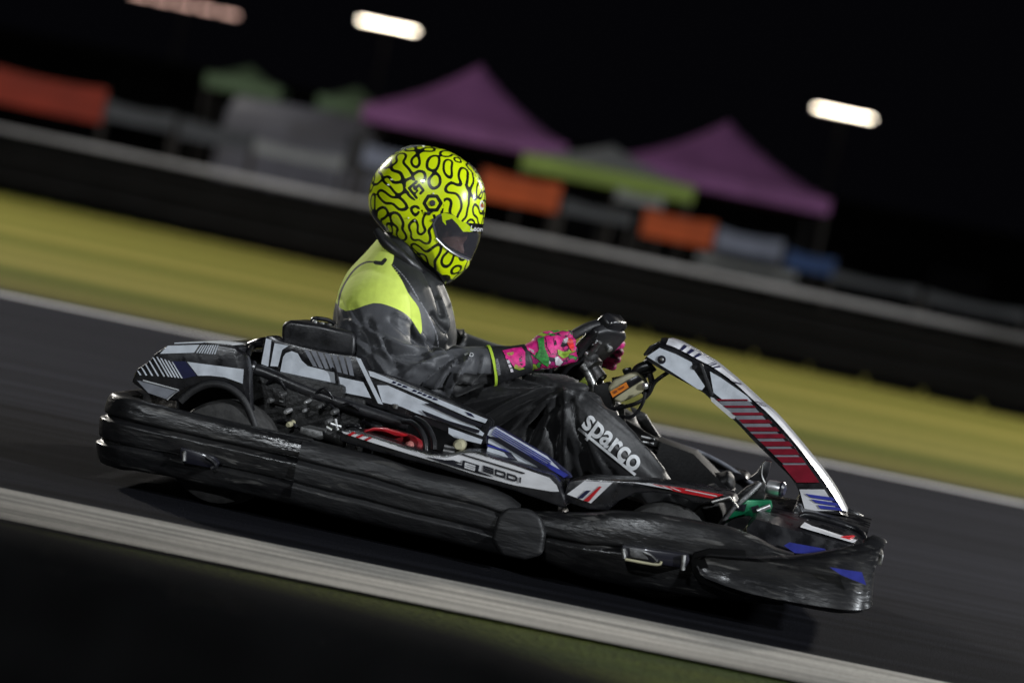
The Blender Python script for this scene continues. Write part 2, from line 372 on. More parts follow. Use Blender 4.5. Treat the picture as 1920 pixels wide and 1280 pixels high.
# shed behind
sh = empty('paddock_building', (6.0, 56, 0), label='long dark low paddock building behind the gazebos', cat='building')
MB().box((-7, 3, 1.3), (26, 6, 2.6)).build('wall', mat('dark_wall', (.003, .003, .003), .9, nscale=1, nvar=.3, spec=.02), sh, bevel=.02)
MB().prism([(-20.4, 2.6), (6.4, 2.6), (6.2, 2.95), (-20.2, 2.95)], -.4, 6.6).build('roof', mat('dark_roof', (.003, .003, .003), .95, spec=.02), sh)
M['dim_glass'] = mat('dim_window', (.006, .006, .007), .7, spec=.03)
for x in (-16, -12.5, -9, -5, -1, 3): MB().box((x, -.02, 1.5), (1.3, .06, .9)).build('window', M['dim_glass'], sh)
# light masts
M['lamp'] = emit('warm_lamp', (1, .88, .70), 16); M['lampred'] = emit('reddish_lamp', (.95, .58, .48), 1.6)
def mast(x, y, z, face, w, label, group, lm=None, lamps=1, hh=.16):
    t = empty('floodlight_mast', (x, y, 0), math.atan2(face[1]-y, face[0]-x)+math.pi/2, label=label, cat='floodlight', group=group)
    MB().tube([(0, .25, 0), (0, .25, z)], [.11, .06], 12, 0).build('pole', M['pole'], t)
    MB().box((0, .2, z-.05), (w*.9, .07, .07)).build('crossarm', M['pole'], t)
    for i in range(lamps):
        cx = (i+.5-lamps/2)*w/lamps; ww = w/lamps*(.98 if lamps == 1 else .8)
        h = MB().box((cx, .12, z+.04), (ww+.06, .12, hh+.07)).build('lamp_housing', M['black'], t, bevel=.015)
        MB().box((cx, .045, z+.04), (ww, .02, hh)).build('lamp_lens', lm or M['lamp'], h, bevel=.004)
    return t
for i, (px, py, lab) in enumerate([(727, 51, 'lit floodlight mast above the left purple gazebo'), (1582, 215, 'lit floodlight mast at the right, above the darkness')]):
    c = W(px, py, 80); mast(c.x, 80, c.z, (c.x-.5, 0), 1.72, lab, 'floodlight masts beyond the paddock', hh=.06)
c = W(345, 12, 80); mast(c.x, 80, c.z, (c.x, 0), 3.3, 'mast with a row of dim reddish lamps at the top left corner', 'floodlight masts beyond the paddock', M['lampred'], 5, .09)
for i, (p, a, wts, sz) in enumerate(FLOODS):
    t = mast(p[0], p[1], p[2], a, 2.0, 'tall floodlight mast ' + ('on the far verge ahead of the kart', 'on the far verge behind the kart', 'added as fill on the near side ahead of the kart', 'added as fill on the near side behind the kart', 'far ahead beside the track', 'added to brighten the paddock, between it and the barrier')[i], 'trackside floodlight masts')
    l = bpy.data.lights.new('flood', 'AREA'); l.energy = wts; l.size = sz; l.color = (1, .955, .88) if i in (0, 1, 5) else (.90, .95, 1); l.shape = 'DISK'
    o = bpy.data.objects.new('flood_light', l); C.objects.link(o); 
    v = (Vector(a)-Vector(p)).normalized(); o.location = Vector(p)+v*.25; o.rotation_euler = v.to_track_quat('-Z', 'Y').to_euler()
# foreground barrier, close to the camera
ft = empty('foreground_barrier', (-.62, -5.35, 0), label='smooth black rubber barrier, far out of focus in the bottom left foreground', cat='barrier')
P = [(0, .0), (.02, .36), (.07, .42), (.17, .45), (.27, .42), (.32, .36), (.34, 0)]
v = []; nseg = 16
for i in range(nseg+1):
    x = -1.6+2.75*i/nseg; h = float(np.interp(x-.62, [-2, -.6, 0, .25, .5, .8], [1.02, 1.0, .95, .88, .78, .6]))
    for (y, z) in P: v.append((x, y, z*h))
f = [[i*7+j, i*7+j+1, i*7+8+j, i*7+7+j] for i in range(nseg) for j in range(6)] + [list(range(7))[::-1], [nseg*7+j for j in range(7)]]
fin('belt', v, f, M['btyre'], ft, sharp=60)
for x in (-1.2, -.5, .2): MB().tube([(x, .17, 0), (x, .17, .3)], .05, 12, 0).build('post', M['matt'], ft)
# ================================================================== kart
kart = empty('go_kart', (0, 0, 0), YAW, 'black rental racing kart with white, red and blue decals, driven along the track', 'go-kart')
def rail(stn, prof, name, mt, mirror=False, closed_ends=True, parent=kart, sharp=40, thick=.05):
    """stn: (x, y, nx, ny, ztop, zbot) ; prof: list of (s 0..1 from top, out)"""
    v = []; f = []; n = len(prof)
    for (x, y, nx, ny, zt, zb) in stn:
        for (s, o) in prof:
            z = zt+(zb-zt)*s; v.append((x+nx*o, y+ny*o, z))
    for i in range(len(stn)-1):
        for j in range(n): f.append([i*n+j, i*n+(j+1) % n, (i+1)*n+(j+1) % n, (i+1)*n+j])
    if closed_ends: f += [list(range(n))[::-1], [(len(stn)-1)*n+j for j in range(n)]]
    return fin(name, v, f, mt, parent, sharp=sharp)
def ribprof(nr, depth, th, n=60, g=.0):
    P = []
    for i in range(n+1):
        s = i/n; a = math.sin(math.pi*min(max(s, 0), 1))**.24
        fr_ = (s*nr) % 1; nt_ = sum(math.exp(-((s-k/nr)/.030)**2) for k in range(1, nr)); P.append((s, -th + th*a - depth*nt_ - depth*.55*fr_*a))
    P += [(.97, -th*1.35), (.5, -th*1.6), (.03, -th*1.35)]
    return P
def interp(tab, x):
    xs = [t[0] for t in tab]
    return [float(np.interp(x, xs, [t[k] for t in tab])) for k in range(1, len(tab[0]))]
# --- rear/side bumper : px x -> (top y, bottom y)
LO = -.69
RB = [(176, 768, 873), (205, 735, 879), (260, 752, 888), (340, 771, 901), (410, 786, 920), (470, 800, 932), (582, 825, 957)]
MBm = [(560, 822, 952), (640, 841, 975), (700, 855, 988), (785, 884, 1008), (850, 898, 1022), (910, 912, 1037), (950, 930, 1046), (975, 950, 1051)]
def st(tab, x, lat, nx=0, ny=-1):
    t, b = interp(tab, x); a = K(x, t, lat); c = K(x, b, lat)
    return (a.x, lat, nx, ny, a.z, c.z)
def corner_path(tab, pxs, lat, x_end, rad=.13, zt=None, zb=None, ncor=8, sgn=1):
    """side stations plus rounded corner wrapping to the middle of the kart; sgn=1 rear, -1 front"""
    s = [st(tab, p, lat) for p in pxs]
    s = sorted(s, key=lambda q: q[0])
    return s
xr = K(174, 820, LO).x-.02
side = [st(RB, x, LO) for x in np.linspace(270, 582, 16)]
z_t = K(205, 737, LO).z; z_b = K(181, 874, LO).z
cor = []
rad = .12
for k in range(9):
    a = math.pi/2*k/9
    cor.append((xr+rad-rad*math.cos(a), LO+rad-rad*math.sin(a), -math.cos(a), -math.sin(a), z_t, z_b))
side = [q for q in side if q[0] > xr+rad-.001]
half = [(xr, 0, -1, 0, z_t, z_b), (xr, LO+.3, -1, 0, z_t, z_b)] + cor + side
mir = [(x, -y, nx, -ny, a, b) for (x, y, nx, ny, a, b) in half]
full = mir[::-1][:-1] + half
rear = rail(full, ribprof(3, .016, .05), 'rear_bumper', M['scuff'])
for sg in (1, -1):
    stn = [st(MBm, x, LO-.008) for x in np.linspace(565, 972, 22)]
    stn = [(x, sg*y, nx, sg*ny, a, b) for (x, y, nx, ny, a, b) in stn]
    o = rail(stn, ribprof(3, .012, .06), 'side_bumper', M['scuff2'])
    if sg == 1: tag(o, 'duller, heavily scraped middle section of the side bumper')
# slot in the rear bumper
sl = plate('bumper_slot', [(338, 838), (402, 856), (411, 868), (402, 879), (345, 868), (337, 858)], LO-.009, LO+.03, M['line_black'], rear, .004)
MB().tube([K(344, 845, LO-.012), K(345, 864, LO-.012)], .005, 8, 0).build('slot_pin', M['steel'], sl)
MB().tube([K(386, 856, LO-.010), K(398, 864, LO-.012), K(404, 873, LO-.010), K(396, 878, LO-.01)], .006, 8).build('slot_clip', M['black'], sl)
# --- front side bumper
FB = [(985, 962, 1048), (1016, 962, 1055), (1060, 964, 1072), (1110, 964, 1090), (1147, 959, 1100), (1222, 964, 1114), (1297, 977, 1126), (1372, 992, 1136), (1420, 1012, 1140), (1459, 1034, 1143), (1490, 1042, 1146)]
for sg in (1, -1):
    stn = []
    for x in np.linspace(988, 1488, 30):
        b = .045*math.sin(math.pi*min(max((x-960)/560, 0), 1)); q = st(FB, x, LO-.01-b*.4)
        stn.append((q[0], sg*(LO+.03-b), 0, sg*q[3], q[4], q[5]))
    fb = rail(stn, ribprof(2, .018, .065), 'front_side_bumper', M['scuff'])
    if sg == 1: fbn = fb
knob = plate('bumper_joint', [(932, 968), (950, 952), (990, 954), (1014, 970), (1022, 1000), (1016, 1040), (985, 1050), (940, 1042), (920, 1012)], LO-.014, LO+.03, M['scuff2'], kart, .012, segs=4)
slot = plate('bumper_slot', [(1166, 1022), (1290, 1040), (1292, 1052), (1284, 1066), (1166, 1046)], LO-.062, LO+.0, M['line_black'], fbn, .004)
for a, b in (((1168, 1028), (1171, 1046)), ((1282, 1040), (1280, 1068))):
    MB().tube([K(*a, LO-.068), K(*b, LO-.068)], .006, 8, 0).build('slot_pin', M['steel'], slot)
plate('slot_plate', [(1180, 1025), (1205, 1029), (1216, 1049), (1182, 1044)], LO-.07, LO-.06, M['alu'], slot, .002)
MB().tube([K(1172, 1048, LO-.067), K(1230, 1058, LO-.067), K(1240, 1052, LO-.067)], .0035, 8).build('slot_clip', M['cream'], slot)
MB().tube([K(1206, 1034, LO-.07), K(1222, 1042, LO-.07), K(1232, 1053, LO-.07)], .004, 8).build('slot_clip', M['steel'], slot)
# --- nose bumper, wraps the front
LN = -.738
NT = [(1309, 1047, 1064), (1316, 1041, 1078), (1330, 1039, 1090), (1372, 1041, 1106), (1420, 1043, 1122), (1485, 1042, 1137), (1530, 1037, 1146), (1560, 1031, 1152), (1594, 1024, 1156)]
sts = []
for x in np.linspace(1309, 1570, 26):
    q = st(NT, x, LN); sts.append((q[0], LN + .02*(1-min((x-1309)/60, 1)), 0, -1, q[4], q[5]))
xe = K(1655, 1040, LN+.1).x; xc = sts[-1][0]
zt0, zb0 = sts[-1][4], sts[-1][5]; zt1 = K(1655, 1003, LN+.12).z; zb1 = K(1626, 1139, LN+.12).z
for k in range(1, 29):
    a = math.pi/2*k/28; w = k/28
    sts.append((xc+(xe-xc)*math.sin(a)**.8, LN+.075*(1-math.cos(a)), math.sin(a), -math.cos(a), zt0+(zt1-zt0)*w**.8, zb0+(zb1-zb0)*w**1.6))
sts.append((xe, -.5, 1, 0, zt1-.028, zb1)); sts.append((xe+.004, -.3, 1, 0, zt1-.055, zb1)); sts.append((xe+.006, 0, 1, 0, zt1-.06, zb1))
mirs = [(x-.09*min(1, max(0, (-y-.0)/.6))*min(1, max(0, (x-xc+.3)/.4)), -y, nx, -ny, max(a-.085*min(1, max(0, -y/.4)), b+.1), b) for (x, y, nx, ny, a, b) in sts]
npf = [(0, -.035), (.02, -.006), (.05, .003), (.09, -.002), (.14, -.008), (.5, -.012), (.84, -.004), (.91, 0), (.97, -.012), (1, -.04), (.9, -.055), (.5, -.06), (.08, -.055)]
nose = rail(sts+mirs[::-1][1:], npf, 'nose_bumper', M['scuff3'])
decal('nose_decal', [[(1556, 1063), (1616, 1072), (1624, 1096), (1577, 1077)]], LN-.012, M['blue'], nose)
MB().box(tuple(K(1650, 1044, -.5)), (.012, .16, .03)).build('nose_plate', M['steel'], nose, bevel=.003)
# black plate standing in for the shaded groove behind the nose bumper's rounded end
plate('nose_gap_shade', [(1300, 1036), (1330, 1028), (1400, 1032), (1400, 1118), (1372, 1114), (1312, 1092), (1298, 1072), (1294, 1050)], LN+.024, LN+.05, mat('painted_gap_shade', (.004, .004, .004), .8, spec=.1), kart, .004)
# lower bumper lip under the front
if False: MB().tube([K(1297, 1122, -.66), K(1372, 1134, -.66), K(1460, 1148, -.65), K(1530, 1156, -.62)], .010, 10).build('bumper_lip', M['matt'], kart)
# --- nose cone (upper body between the wheels)
def hull(name, rows, mt, parent=kart, bevel=0, sharp=30):
    n = len(rows[0]); v = [p for r in rows for p in r]; f = []
    for i in range(len(rows)-1):
        for j in range(n-1): f.append([i*n+j, i*n+j+1, (i+1)*n+j+1, (i+1)*n+j])
    f += [list(range(n))[::-1], [(len(rows)-1)*n+j for j in range(n)]]
    f.append([i*n for i in range(len(rows))]); f.append([i*n+n-1 for i in range(len(rows))][::-1])
    return fin(name, v, f, mt, parent, sharp=sharp, bevel=bevel)
rows = []
for (px, pt, pb, lat, pc) in [(1400, 990, 1016, -.50, 984), (1417, 972, 1022, -.50, 968), (1477, 990, 1040, -.48, 978), (1540, 1008, 1048, -.45, 990), (1597, 1023, 1052, -.42, 1004), (1622, 1028, 1050, -.40, 1010)]:
    a = K(px, pt, lat); b = K(px, pb, lat); c = K(px, pc, lat)
    rows.append([(b.x, lat, b.z), (a.x, lat, a.z), (a.x, lat+.09, c.z+.004), (a.x+.01, 0, c.z+.03), (a.x, -lat-.09, c.z+.004), (a.x, -lat, a.z), (b.x, -lat, b.z)])
cone = hull('nose_cone', rows, M['black'])
decal('nose_decal', [[(1480, 1016), (1546, 1028), (1560, 1040), (1490, 1036), (1470, 1022)]], -.50, M['blue'], cone)
def ondecal(name, pts, z0, mt, parent):       # nearly flat patch lying on a sloped surface given as 3-D quad corners
    m = MB(); v = [tuple(p) for p in pts]; m.add(v+[(a, b, c+.003) for a, b, c in v], [list(range(len(v)))[::-1], [len(v)+i for i in range(len(v))]] + [[i, (i+1) % len(v), len(v)+(i+1) % len(v), len(v)+i] for i in range(len(v))])
    return m.build(name, mt, parent, smooth=False)
def kz(px, py, lat, dz=.0): p = K(px, py, lat); return (p.x, lat, p.z+dz)
ondecal('nose_decal', [kz(1500, 992, -.455, .006), kz(1598, 1021, -.41, .006), kz(1614, 1014, -.32, .006), kz(1512, 981, -.34, .008)], 0, M['pod_white'], cone)
ondecal('nose_decal', [kz(1576, 1013, -.41, .009), kz(1592, 1017, -.40, .009), kz(1602, 1013, -.35, .009), kz(1598, 1011, -.36, .009)], 0, M['red'], cone)
# black nose frame
for sg in (1, -1):
    m = MB(); Pn = [K(1500, 968, -.30), K(1522, 966, -.30), K(1604, 992, -.30), K(1622, 1016, -.34)]
    m.tube([(p.x, p.y*sg, p.z) for p in Pn], .010, 10, 3); m.build('nose_frame', M['black'], kart)
plate('nose_bracket', [(1476, 975), (1494, 945), (1502, 948), (1512, 975), (1508, 984), (1482, 984)], -.24, .24, M['black'], kart, .004)
# --- steering fairing
ins = [(1208, 672), (1241, 693), (1311, 731), (1330, 746), (1381, 792), (1407, 820), (1433, 846), (1452, 864), (1480, 892), (1494, 912), (1500, 930), (1505, 955)]
div = [(1236, 648), (1262, 657), (1311, 682), (1330, 691), (1369, 717), (1404, 749), (1428, 771), (1452, 795), (1490, 838), (1524, 884), (1552, 924), (1578, 964)]
crs = [(1240, 634), (1272, 643), (1327, 674), (1345, 686), (1388, 722), (1424, 755), (1449, 776), (1473, 802), (1509, 845), (1542, 886), (1568, 924), (1591, 968)]
FL = -.135
def reinterp(P, n=48):
    P = np.array(P, float); Q = np.array(cat_rom(P, 8)); t = np.linspace(0, 1, len(Q)); tt = np.linspace(0, 1, n)
    return np.stack([np.interp(tt, t, Q[:, 0]), np.interp(tt, t, Q[:, 1])], 1)
I_, D_, C_ = reinterp(ins), reinterp(div), reinterp(crs)
rows = []
for i in range(48):
    a = K(*I_[i], FL); b = K(*D_[i], FL); c = K(*C_[i], FL+.05)
    th = .02
    r = [(a.x, FL+.012, a.z), (a.x, FL, a.z), (b.x, FL, b.z), (c.x, FL+.05, c.z), (c.x, -FL-.05, c.z), (b.x, -FL, b.z), (a.x, -FL, a.z), (a.x, -FL-.012, a.z),
         (b.x-.006, -FL-.012, b.z-.004), (c.x-.01, -FL-.05, c.z-.012), (c.x-.01, FL+.05, c.z-.012), (b.x-.006, FL+.012, b.z-.004)]
    rows.append(r)
n = 12; v = [p for r in rows for p in r]; f = []
for i in range(47):
    for j in range(n): f.append([i*n+j, i*n+(j+1) % n, (i+1)*n+(j+1) % n, (i+1)*n+j])
f += [list(range(n))[::-1], [47*n+j for j in range(n)]]
fair = fin('steering_fairing', v, f, M['black'], kart, sharp=28)
def fq(t, s):   # point on the fairing's side face: t along 0..1, s across 0 (inner) ..1 (divide)
    k = t*47; i = min(int(k), 46); w = k-i
    a = I_[i]*(1-w)+I_[i+1]*w; b = D_[i]*(1-w)+D_[i+1]*w
    return tuple(a*(1-s)+b*s)
def fband(t0, t1, s0=.06, s1=.94, sk=0, n=6):
    return [fq(t0+(t1-t0)*k/n - sk*0, s1) for k in range(n+1)] + [fq(min(max(t1-(t1-t0)*k/n+sk, 0), 1), s0) for k in range(n+1)]
decal('white_decal', [[(1213, 668), (1237, 652), (1268, 664), (1297, 679), (1300, 692), (1322, 724), (1316, 731), (1308, 729), (1264, 700)],
                      [(1331, 696), (1352, 708), (1402, 743), (1410, 753), (1356, 750), (1338, 736)]], FL, M['white'], fair)
decal('rivet_decal', [[(1240.5+8*math.cos(a*.35), 674+8*math.sin(a*.35)) for a in range(18)]], FL-.003, M['line_black'], fair)
MB().lathe(K(1240.5, 674, FL-.006), (0, 1, 0), [(-.004, .0025), (0, .006), (.004, .006)], 16).build('bolt', M['steel'], fair)
MB().lathe(K(1302, 688, FL-.002), (0, 1, 0), [(-.004, .006), (0, .009), (.004, .009)], 16).build('bolt', M['black'], fair)
strs = []; wh = []
tt = .44
def tpx(y, s):   # find t where side point has py=y
    ts = np.linspace(0, 1, 400); ys = [fq(t, s)[1] for t in ts]; return float(np.interp(y, ys, ts))
def hband(y0, y1, dy=0, s0=.10, s1=.97):     # nearly level band across the fairing (slightly falling to the right)
    L = []
    for k in range(5):
        s = s0+(s1-s0)*k/4; L.append(fq(tpx(y0, s), s))
    for k in range(5):
        s = s1+(s0-s1)*k/4; L.append(fq(tpx(y1, s), s))
    return L
ys = [(748, 751), (760, 764), (773, 778), (786, 793), (800, 808), (813, 821), (827, 836), (841, 852), (856, 867)]
base = [hband(752, 874, s0=.16)]
decal('white_decal', base, FL, M['grey'], fair)
decal('maroon_decal', [hband(a, b, s0=.16) for a, b in ys] + [hband(871, 904, s0=.10)], FL-.003, M['maroon'], fair)
decal('white_decal', [hband(917, 957, s0=.06)], FL, M['pod_white'], fair)
decal('navy_decal', [[(1510, 925), (1561, 932), (1567, 939), (1520, 932)], [(1520, 935), (1569, 942), (1574, 949), (1530, 942)], [(1533, 946), (1576, 951), (1580, 957), (1538, 953)]], FL-.003, M['blue'], fair)
decal('white_decal', [[(1332, 744), (1337, 745), (1379, 780), (1377, 785), (1371, 784), (1334, 752)]], FL, M['txt'], fair, th=.003)
# top strips (white, reddish) on the forward face
v = []; f = []; nn = 48
for i in range(2, 47):
    b = Vector(tuple(rows[i][2])); c = Vector(tuple(rows[i][3])); d = Vector(tuple(rows[i][4])); e = Vector(tuple(rows[i][5]))
    nrm = Vector((b.x-rows[i][9][0], 0, 1)).normalized(); up = Vector((.6, -.25, .8))*.0045
    for p in (b.lerp(c, .24)+up, b.lerp(c, .94)+up, c.lerp(d, .04)+up, c.lerp(d, .96)+up, d.lerp(e, .06)+up, d.lerp(e, .88)+up): v.append(p)
for i in range(44):
    for j in (0, 1, 2, 3, 4): f.append([i*6+j, i*6+j+1, (i+1)*6+j+1, (i+1)*6+j])
topd = fin('top_decal', v, f, mat('striped_top_vinyl', (.66, .66, .70), .25, coat=.6, nscale=14, nvar=.3, stretch=(2, 2, 2)), fair, sharp=28)
m = MB()
for i in (5, 6, 7, 11, 12, 13, 17, 22, 23):
    b = Vector(tuple(rows[i][2])); c = Vector(tuple(rows[i][3])); b2 = Vector(tuple(rows[i+1][2])); c2 = Vector(tuple(rows[i+1][3])); up = Vector((.6, -.25, .8))*.0068
    m.add([b.lerp(c, .2)+up, b.lerp(c, .9)+up, (c2*.5+c*.5).lerp(b, .1)+up, b.lerp(b2, .45).lerp(c, .2)+up], [[0, 1, 2, 3]])
m.build('top_decal', M['navy'], fair, smooth=False)
# screen hinge piece between the two white decals
plate('fairing_joint', [(1311, 680), (1317, 682), (1330, 716), (1338, 740), (1333, 744), (1324, 722)], FL-.006, FL+.01, M['grip'], fair, .0015)
plate('fairing_hook', [(1208, 668), (1214, 660), (1236, 646), (1236, 640), (1218, 648), (1206, 664)], FL+.004, -FL, M['black'], fair, .002)
# fairing support going down to the fuel tank
MB().tube([K(1222, 682, 0), K(1200, 700, 0), K(1180, 715, 0), K(1150, 722, 0)], .022, 12).build('fairing_support', M['black'], kart)
MB().tube([K(1218, 686, -.06), K(1196, 694, -.06), K(1186, 722, -.05)], .016, 12).build('fairing_support', M['black'], kart)
# --- rear bodywork with fender
fo = [(246, 716), (256, 692), (281, 676), (289, 664), (315, 647), (340, 646), (376, 645), (406, 646), (440, 652), (462, 668), (468, 700), (470, 760), (482, 803), (472, 803), (462, 770), (448, 745), (425, 728), (400, 722), (375, 726), (356, 738), (340, 752), (312, 750), (278, 738)]
LF = -.60
rf = []
for sg in (1, -1):
    P = KP(fo, LF)
    o = MB().prism(P, sg*LF, sg*(LF+.05)).build('rear_fender', M['black'], kart, bevel=.006)
    rf.append(o)
fn_ = rf[0]
up_, lo_ = [(281, 676), (289, 664), (315, 647), (376, 645), (440, 651)], [(300, 700), (320, 690), (345, 684), (400, 682), (455, 686)]
A = [K(a, b, LF) for a, b in up_]
m = MB(); v = []
for p in A: v += [(p.x, LF+.045, p.z), (p.x, -LF-.045, p.z), (p.x, -LF-.045, p.z-.02), (p.x, LF+.045, p.z-.02)]
f = [[i*4+j, i*4+(j+1) % 4, i*4+4+(j+1) % 4, i*4+4+j] for i in range(len(A)-1) for j in range(4)] + [[3, 2, 1, 0], [16, 17, 18, 19]]
deck = m.add(v, f).build('rear_deck', M['black'], kart, bevel=.004)
def deckdecal(x0, x1, y0, y1, mt, off=.003, sk=0):
    v = []
    for (x, lat) in ((x0, y0), (x1, y0), (x1+sk, y1), (x0+sk, y1)):
        xs = [p.x for p in A]; z = float(np.interp(x, xs, [p.z for p in A]))
        v.append((x, lat, z+off))
    return ondecal('deck_decal', v, 0, mt, deck)
xa, xb_ = A[2].x+.005, A[3].x-.005
deckdecal(xa, xb_, LF+.05, LF+.30, M['white'], sk=.0)
m = MB()
for i in range(9):
    x = xb_+.006+i*.0085; deckdecal(x, x+.004, LF+.05, LF+.28, M['txt'])
decal('white_decal', [[(351, 678), (457, 692), (455, 719), (436, 712), (421, 707), (395, 704), (371, 704)], [(315, 648), (374, 646), (364, 661), (300, 663)]], LF, M['white'], fn_)
decal('navy_decal', [[(323, 677), (348, 677), (369, 704), (344, 710)]], LF, M['navy'], fn_)
hs = []
for i in range(10):
    x = 322-7.2*i; yt = (667+(x-289)*.33 if x > 289 else 667+(289-x)*.86); yb = 703+.09*(x-258)
    if yb-yt < 3: continue
    x2 = x+(yb-yt)*.577; hs.append([(x, yt), (x+2.8, yt+.8), (x2+3, yb), (x2, yb)])
hs += [[(378+i*4.3, 646.5), (380+i*4.3, 646.5), (370+i*4.8, 661.5+i*.4), (368+i*4.8, 661+i*.4)] for i in range(8)]
decal('hatch_decal', hs, LF, M['white'], fn_)
decal('grey_decal', [[(257, 713), (266, 714), (337, 732), (312, 748), (278, 736)]], LF, M['grey'], fn_)
MB().tube([K(268, 713, LF-.004), K(335, 731, LF-.004), K(313, 749, LF-.004)], .0022, 6, 0).build('grey_edge', M['txt'], fn_)
arc = [K(a, b, LF-.01) for a, b in [(338, 752), (356, 736), (378, 724), (402, 720), (428, 726), (452, 744), (468, 772), (478, 800)]]
MB().tube(arc, .010, 10).build('fender_lip', M['matt'], fn_)
plate('arch_dark_plate', [(330, 735), (360, 720), (400, 712), (440, 712), (470, 700), (560, 740), (640, 770), (700, 800), (700, 900), (330, 900)], -.30, -.27, M['matt'], kart, .004)  # added black plate, stands in for the shade inside the wheel arch
# tank cap and hoses on the deck
cp = K(428, 656, -.25)
capo = MB().lathe(cp, (-.2, 0, 1), [(-.01, .062), (.005, .066), (.018, .06), (.022, .03)], 28).build('deck_cap', M['black'], kart)
MB().tube([(cp.x+.064*math.cos(t), cp.y+.064*math.sin(t), cp.z+.014+.2*.064*math.cos(t)) for t in np.linspace(math.pi*.9, math.pi*2.1, 12)], .0045, 8, 2).build('cap_ring', M['steel'], capo)
MB().tube([K(450, 660, -.3), K(470, 648, -.32), K(492, 640, -.34), K(510, 642, -.34)], .012, 10).build('hose', M['black'], kart)
MB().tube([K(464, 668, -.45), K(472, 650, -.4), K(490, 645, -.38)], .008, 10).build('hose', M['black'], kart)
# --- wheels
def wheel(px, py, lat, Rr, wd, front):
    c = K(px, py, lat); c = Vector((c.x, lat, Rr)); 
    for sg in (1, -1):
        w = empty('wheel', (0, 0, 0)); w.parent = kart; w.location = (c.x, sg*(lat+wd/2), Rr)
        h = wd/2
        MB().lathe((0, 0, 0), (0, 1, 0), [(-h*.75, Rr*.50), (-h*.98, Rr*.58), (-h, Rr*.78), (-h*.86, Rr*.93), (-h*.6, Rr*.99), (0, Rr), (h*.6, Rr*.99), (h*.86, Rr*.93), (h, Rr*.78), (h*.98, Rr*.58), (h*.75, Rr*.5)], 40).build('tyre', M['tyre'], w)
        MB().lathe((0, 0, 0), (0, 1, 0), [(-h*.8, Rr*.46), (-h*.78, Rr*.52), (-h*.5, Rr*.46), (-h*.3, Rr*.2), (h*.3, Rr*.2), (h*.5, Rr*.46), (h*.78, Rr*.52), (h*.8, Rr*.46)], 32).build('rim', M['rim'], w)
wheel(412, 850, -.62, .142, .19, False)
wheel(1240, 1030, -.60, .130, .13, True)
MB().tube([(K(412, 850, -.62).x, -.5, .142), (K(412, 850, -.62).x, .5, .142)], .02, 12, 0).build('rear_axle', M['steel'], kart)
# --- chassis
ch = MB()
for sg in (1, -1):
    ch.tube([(-.85, sg*.32, .09), (-.3, sg*.36, .08), (.3, sg*.3, .07), (.62, sg*.2, .08), (.9, sg*.18, .10)], .016, 10)
    ch.tube([(-.45, sg*.36, .08), (-.42, sg*.62, .11), (.15, sg*.62, .11), (.2, sg*.34, .08)], .014, 10)
    ch.tube([(.6, sg*.2, .08), (.62, sg*.52, .13)], .014, 10, 0)
ch.tube([(-.8, -.32, .09), (-.8, .32, .09)], .016, 10, 0); ch.tube([(.9, -.18, .1), (.9, .18, .1)], .016, 10, 0)
ch.build('chassis_frame', M['engine'], kart)
MB().box((.05, 0, .062), (1.55, 1.12, .006)).build('floor_pan', M['matt'], kart)  # widened under the pods to stop floodlight passing beneath the kart
# --- engine cover
LC = -.42
co = [(489, 684), (493, 640), (499, 630), (510, 629), (527, 640), (565, 650), (612, 661), (670, 668), (678, 672), (690, 693), (740, 708), (815, 739), (910, 783), (920, 791), (917, 812), (907, 832), (902, 834), (865, 822), (812, 800), (765, 785), (700, 762), (640, 742), (565, 715), (500, 694)]
cov = plate('engine_cover', co, LC, LC+.10, M['black'], kart, .006)
decal('white_decal', [[(499, 634), (509, 637), (503, 687), (490, 682)], [(515, 643), (541, 648), (529, 656), (521, 687), (507, 686)],
    [(531, 669), (536, 662), (547, 658), (558, 662), (566, 676), (577, 686), (627, 698), (630, 727), (525, 700)],
    [(635, 706), (681, 716), (696, 746), (641, 735)],
    [(707, 722), (727, 722), (782, 746), (875, 786), (908, 812), (905, 817), (835, 793), (780, 774), (752, 762), (717, 754)]], LC, M['white'], cov)
decal('pale_edge', [[(667, 670), (676, 672), (718, 758), (709, 756)], [(841, 801), (905, 824), (902, 832), (852, 820), (841, 812)],
    [(691, 695), (700, 697), (914, 786), (910, 793), (885, 785), (742, 722), (694, 705)]], LC-.003, M['white'], cov)
decal('grey_stripes', [[(570+i*13, 655+i*2.2), (579+i*13, 657+i*2.2), (595+i*11.5, 696+i*2.8-8), (587+i*11.5, 694+i*2.8-8)] for i in range(7)], LC, M['grey'], cov)
decal('navy_decal', [[(796, 756), (806, 756), (905, 795), (902, 801), (868, 789)], [(790, 768), (840, 788), (900, 806), (897, 812), (838, 793), (800, 779)]], LC-.0045, M['line_black'], cov)
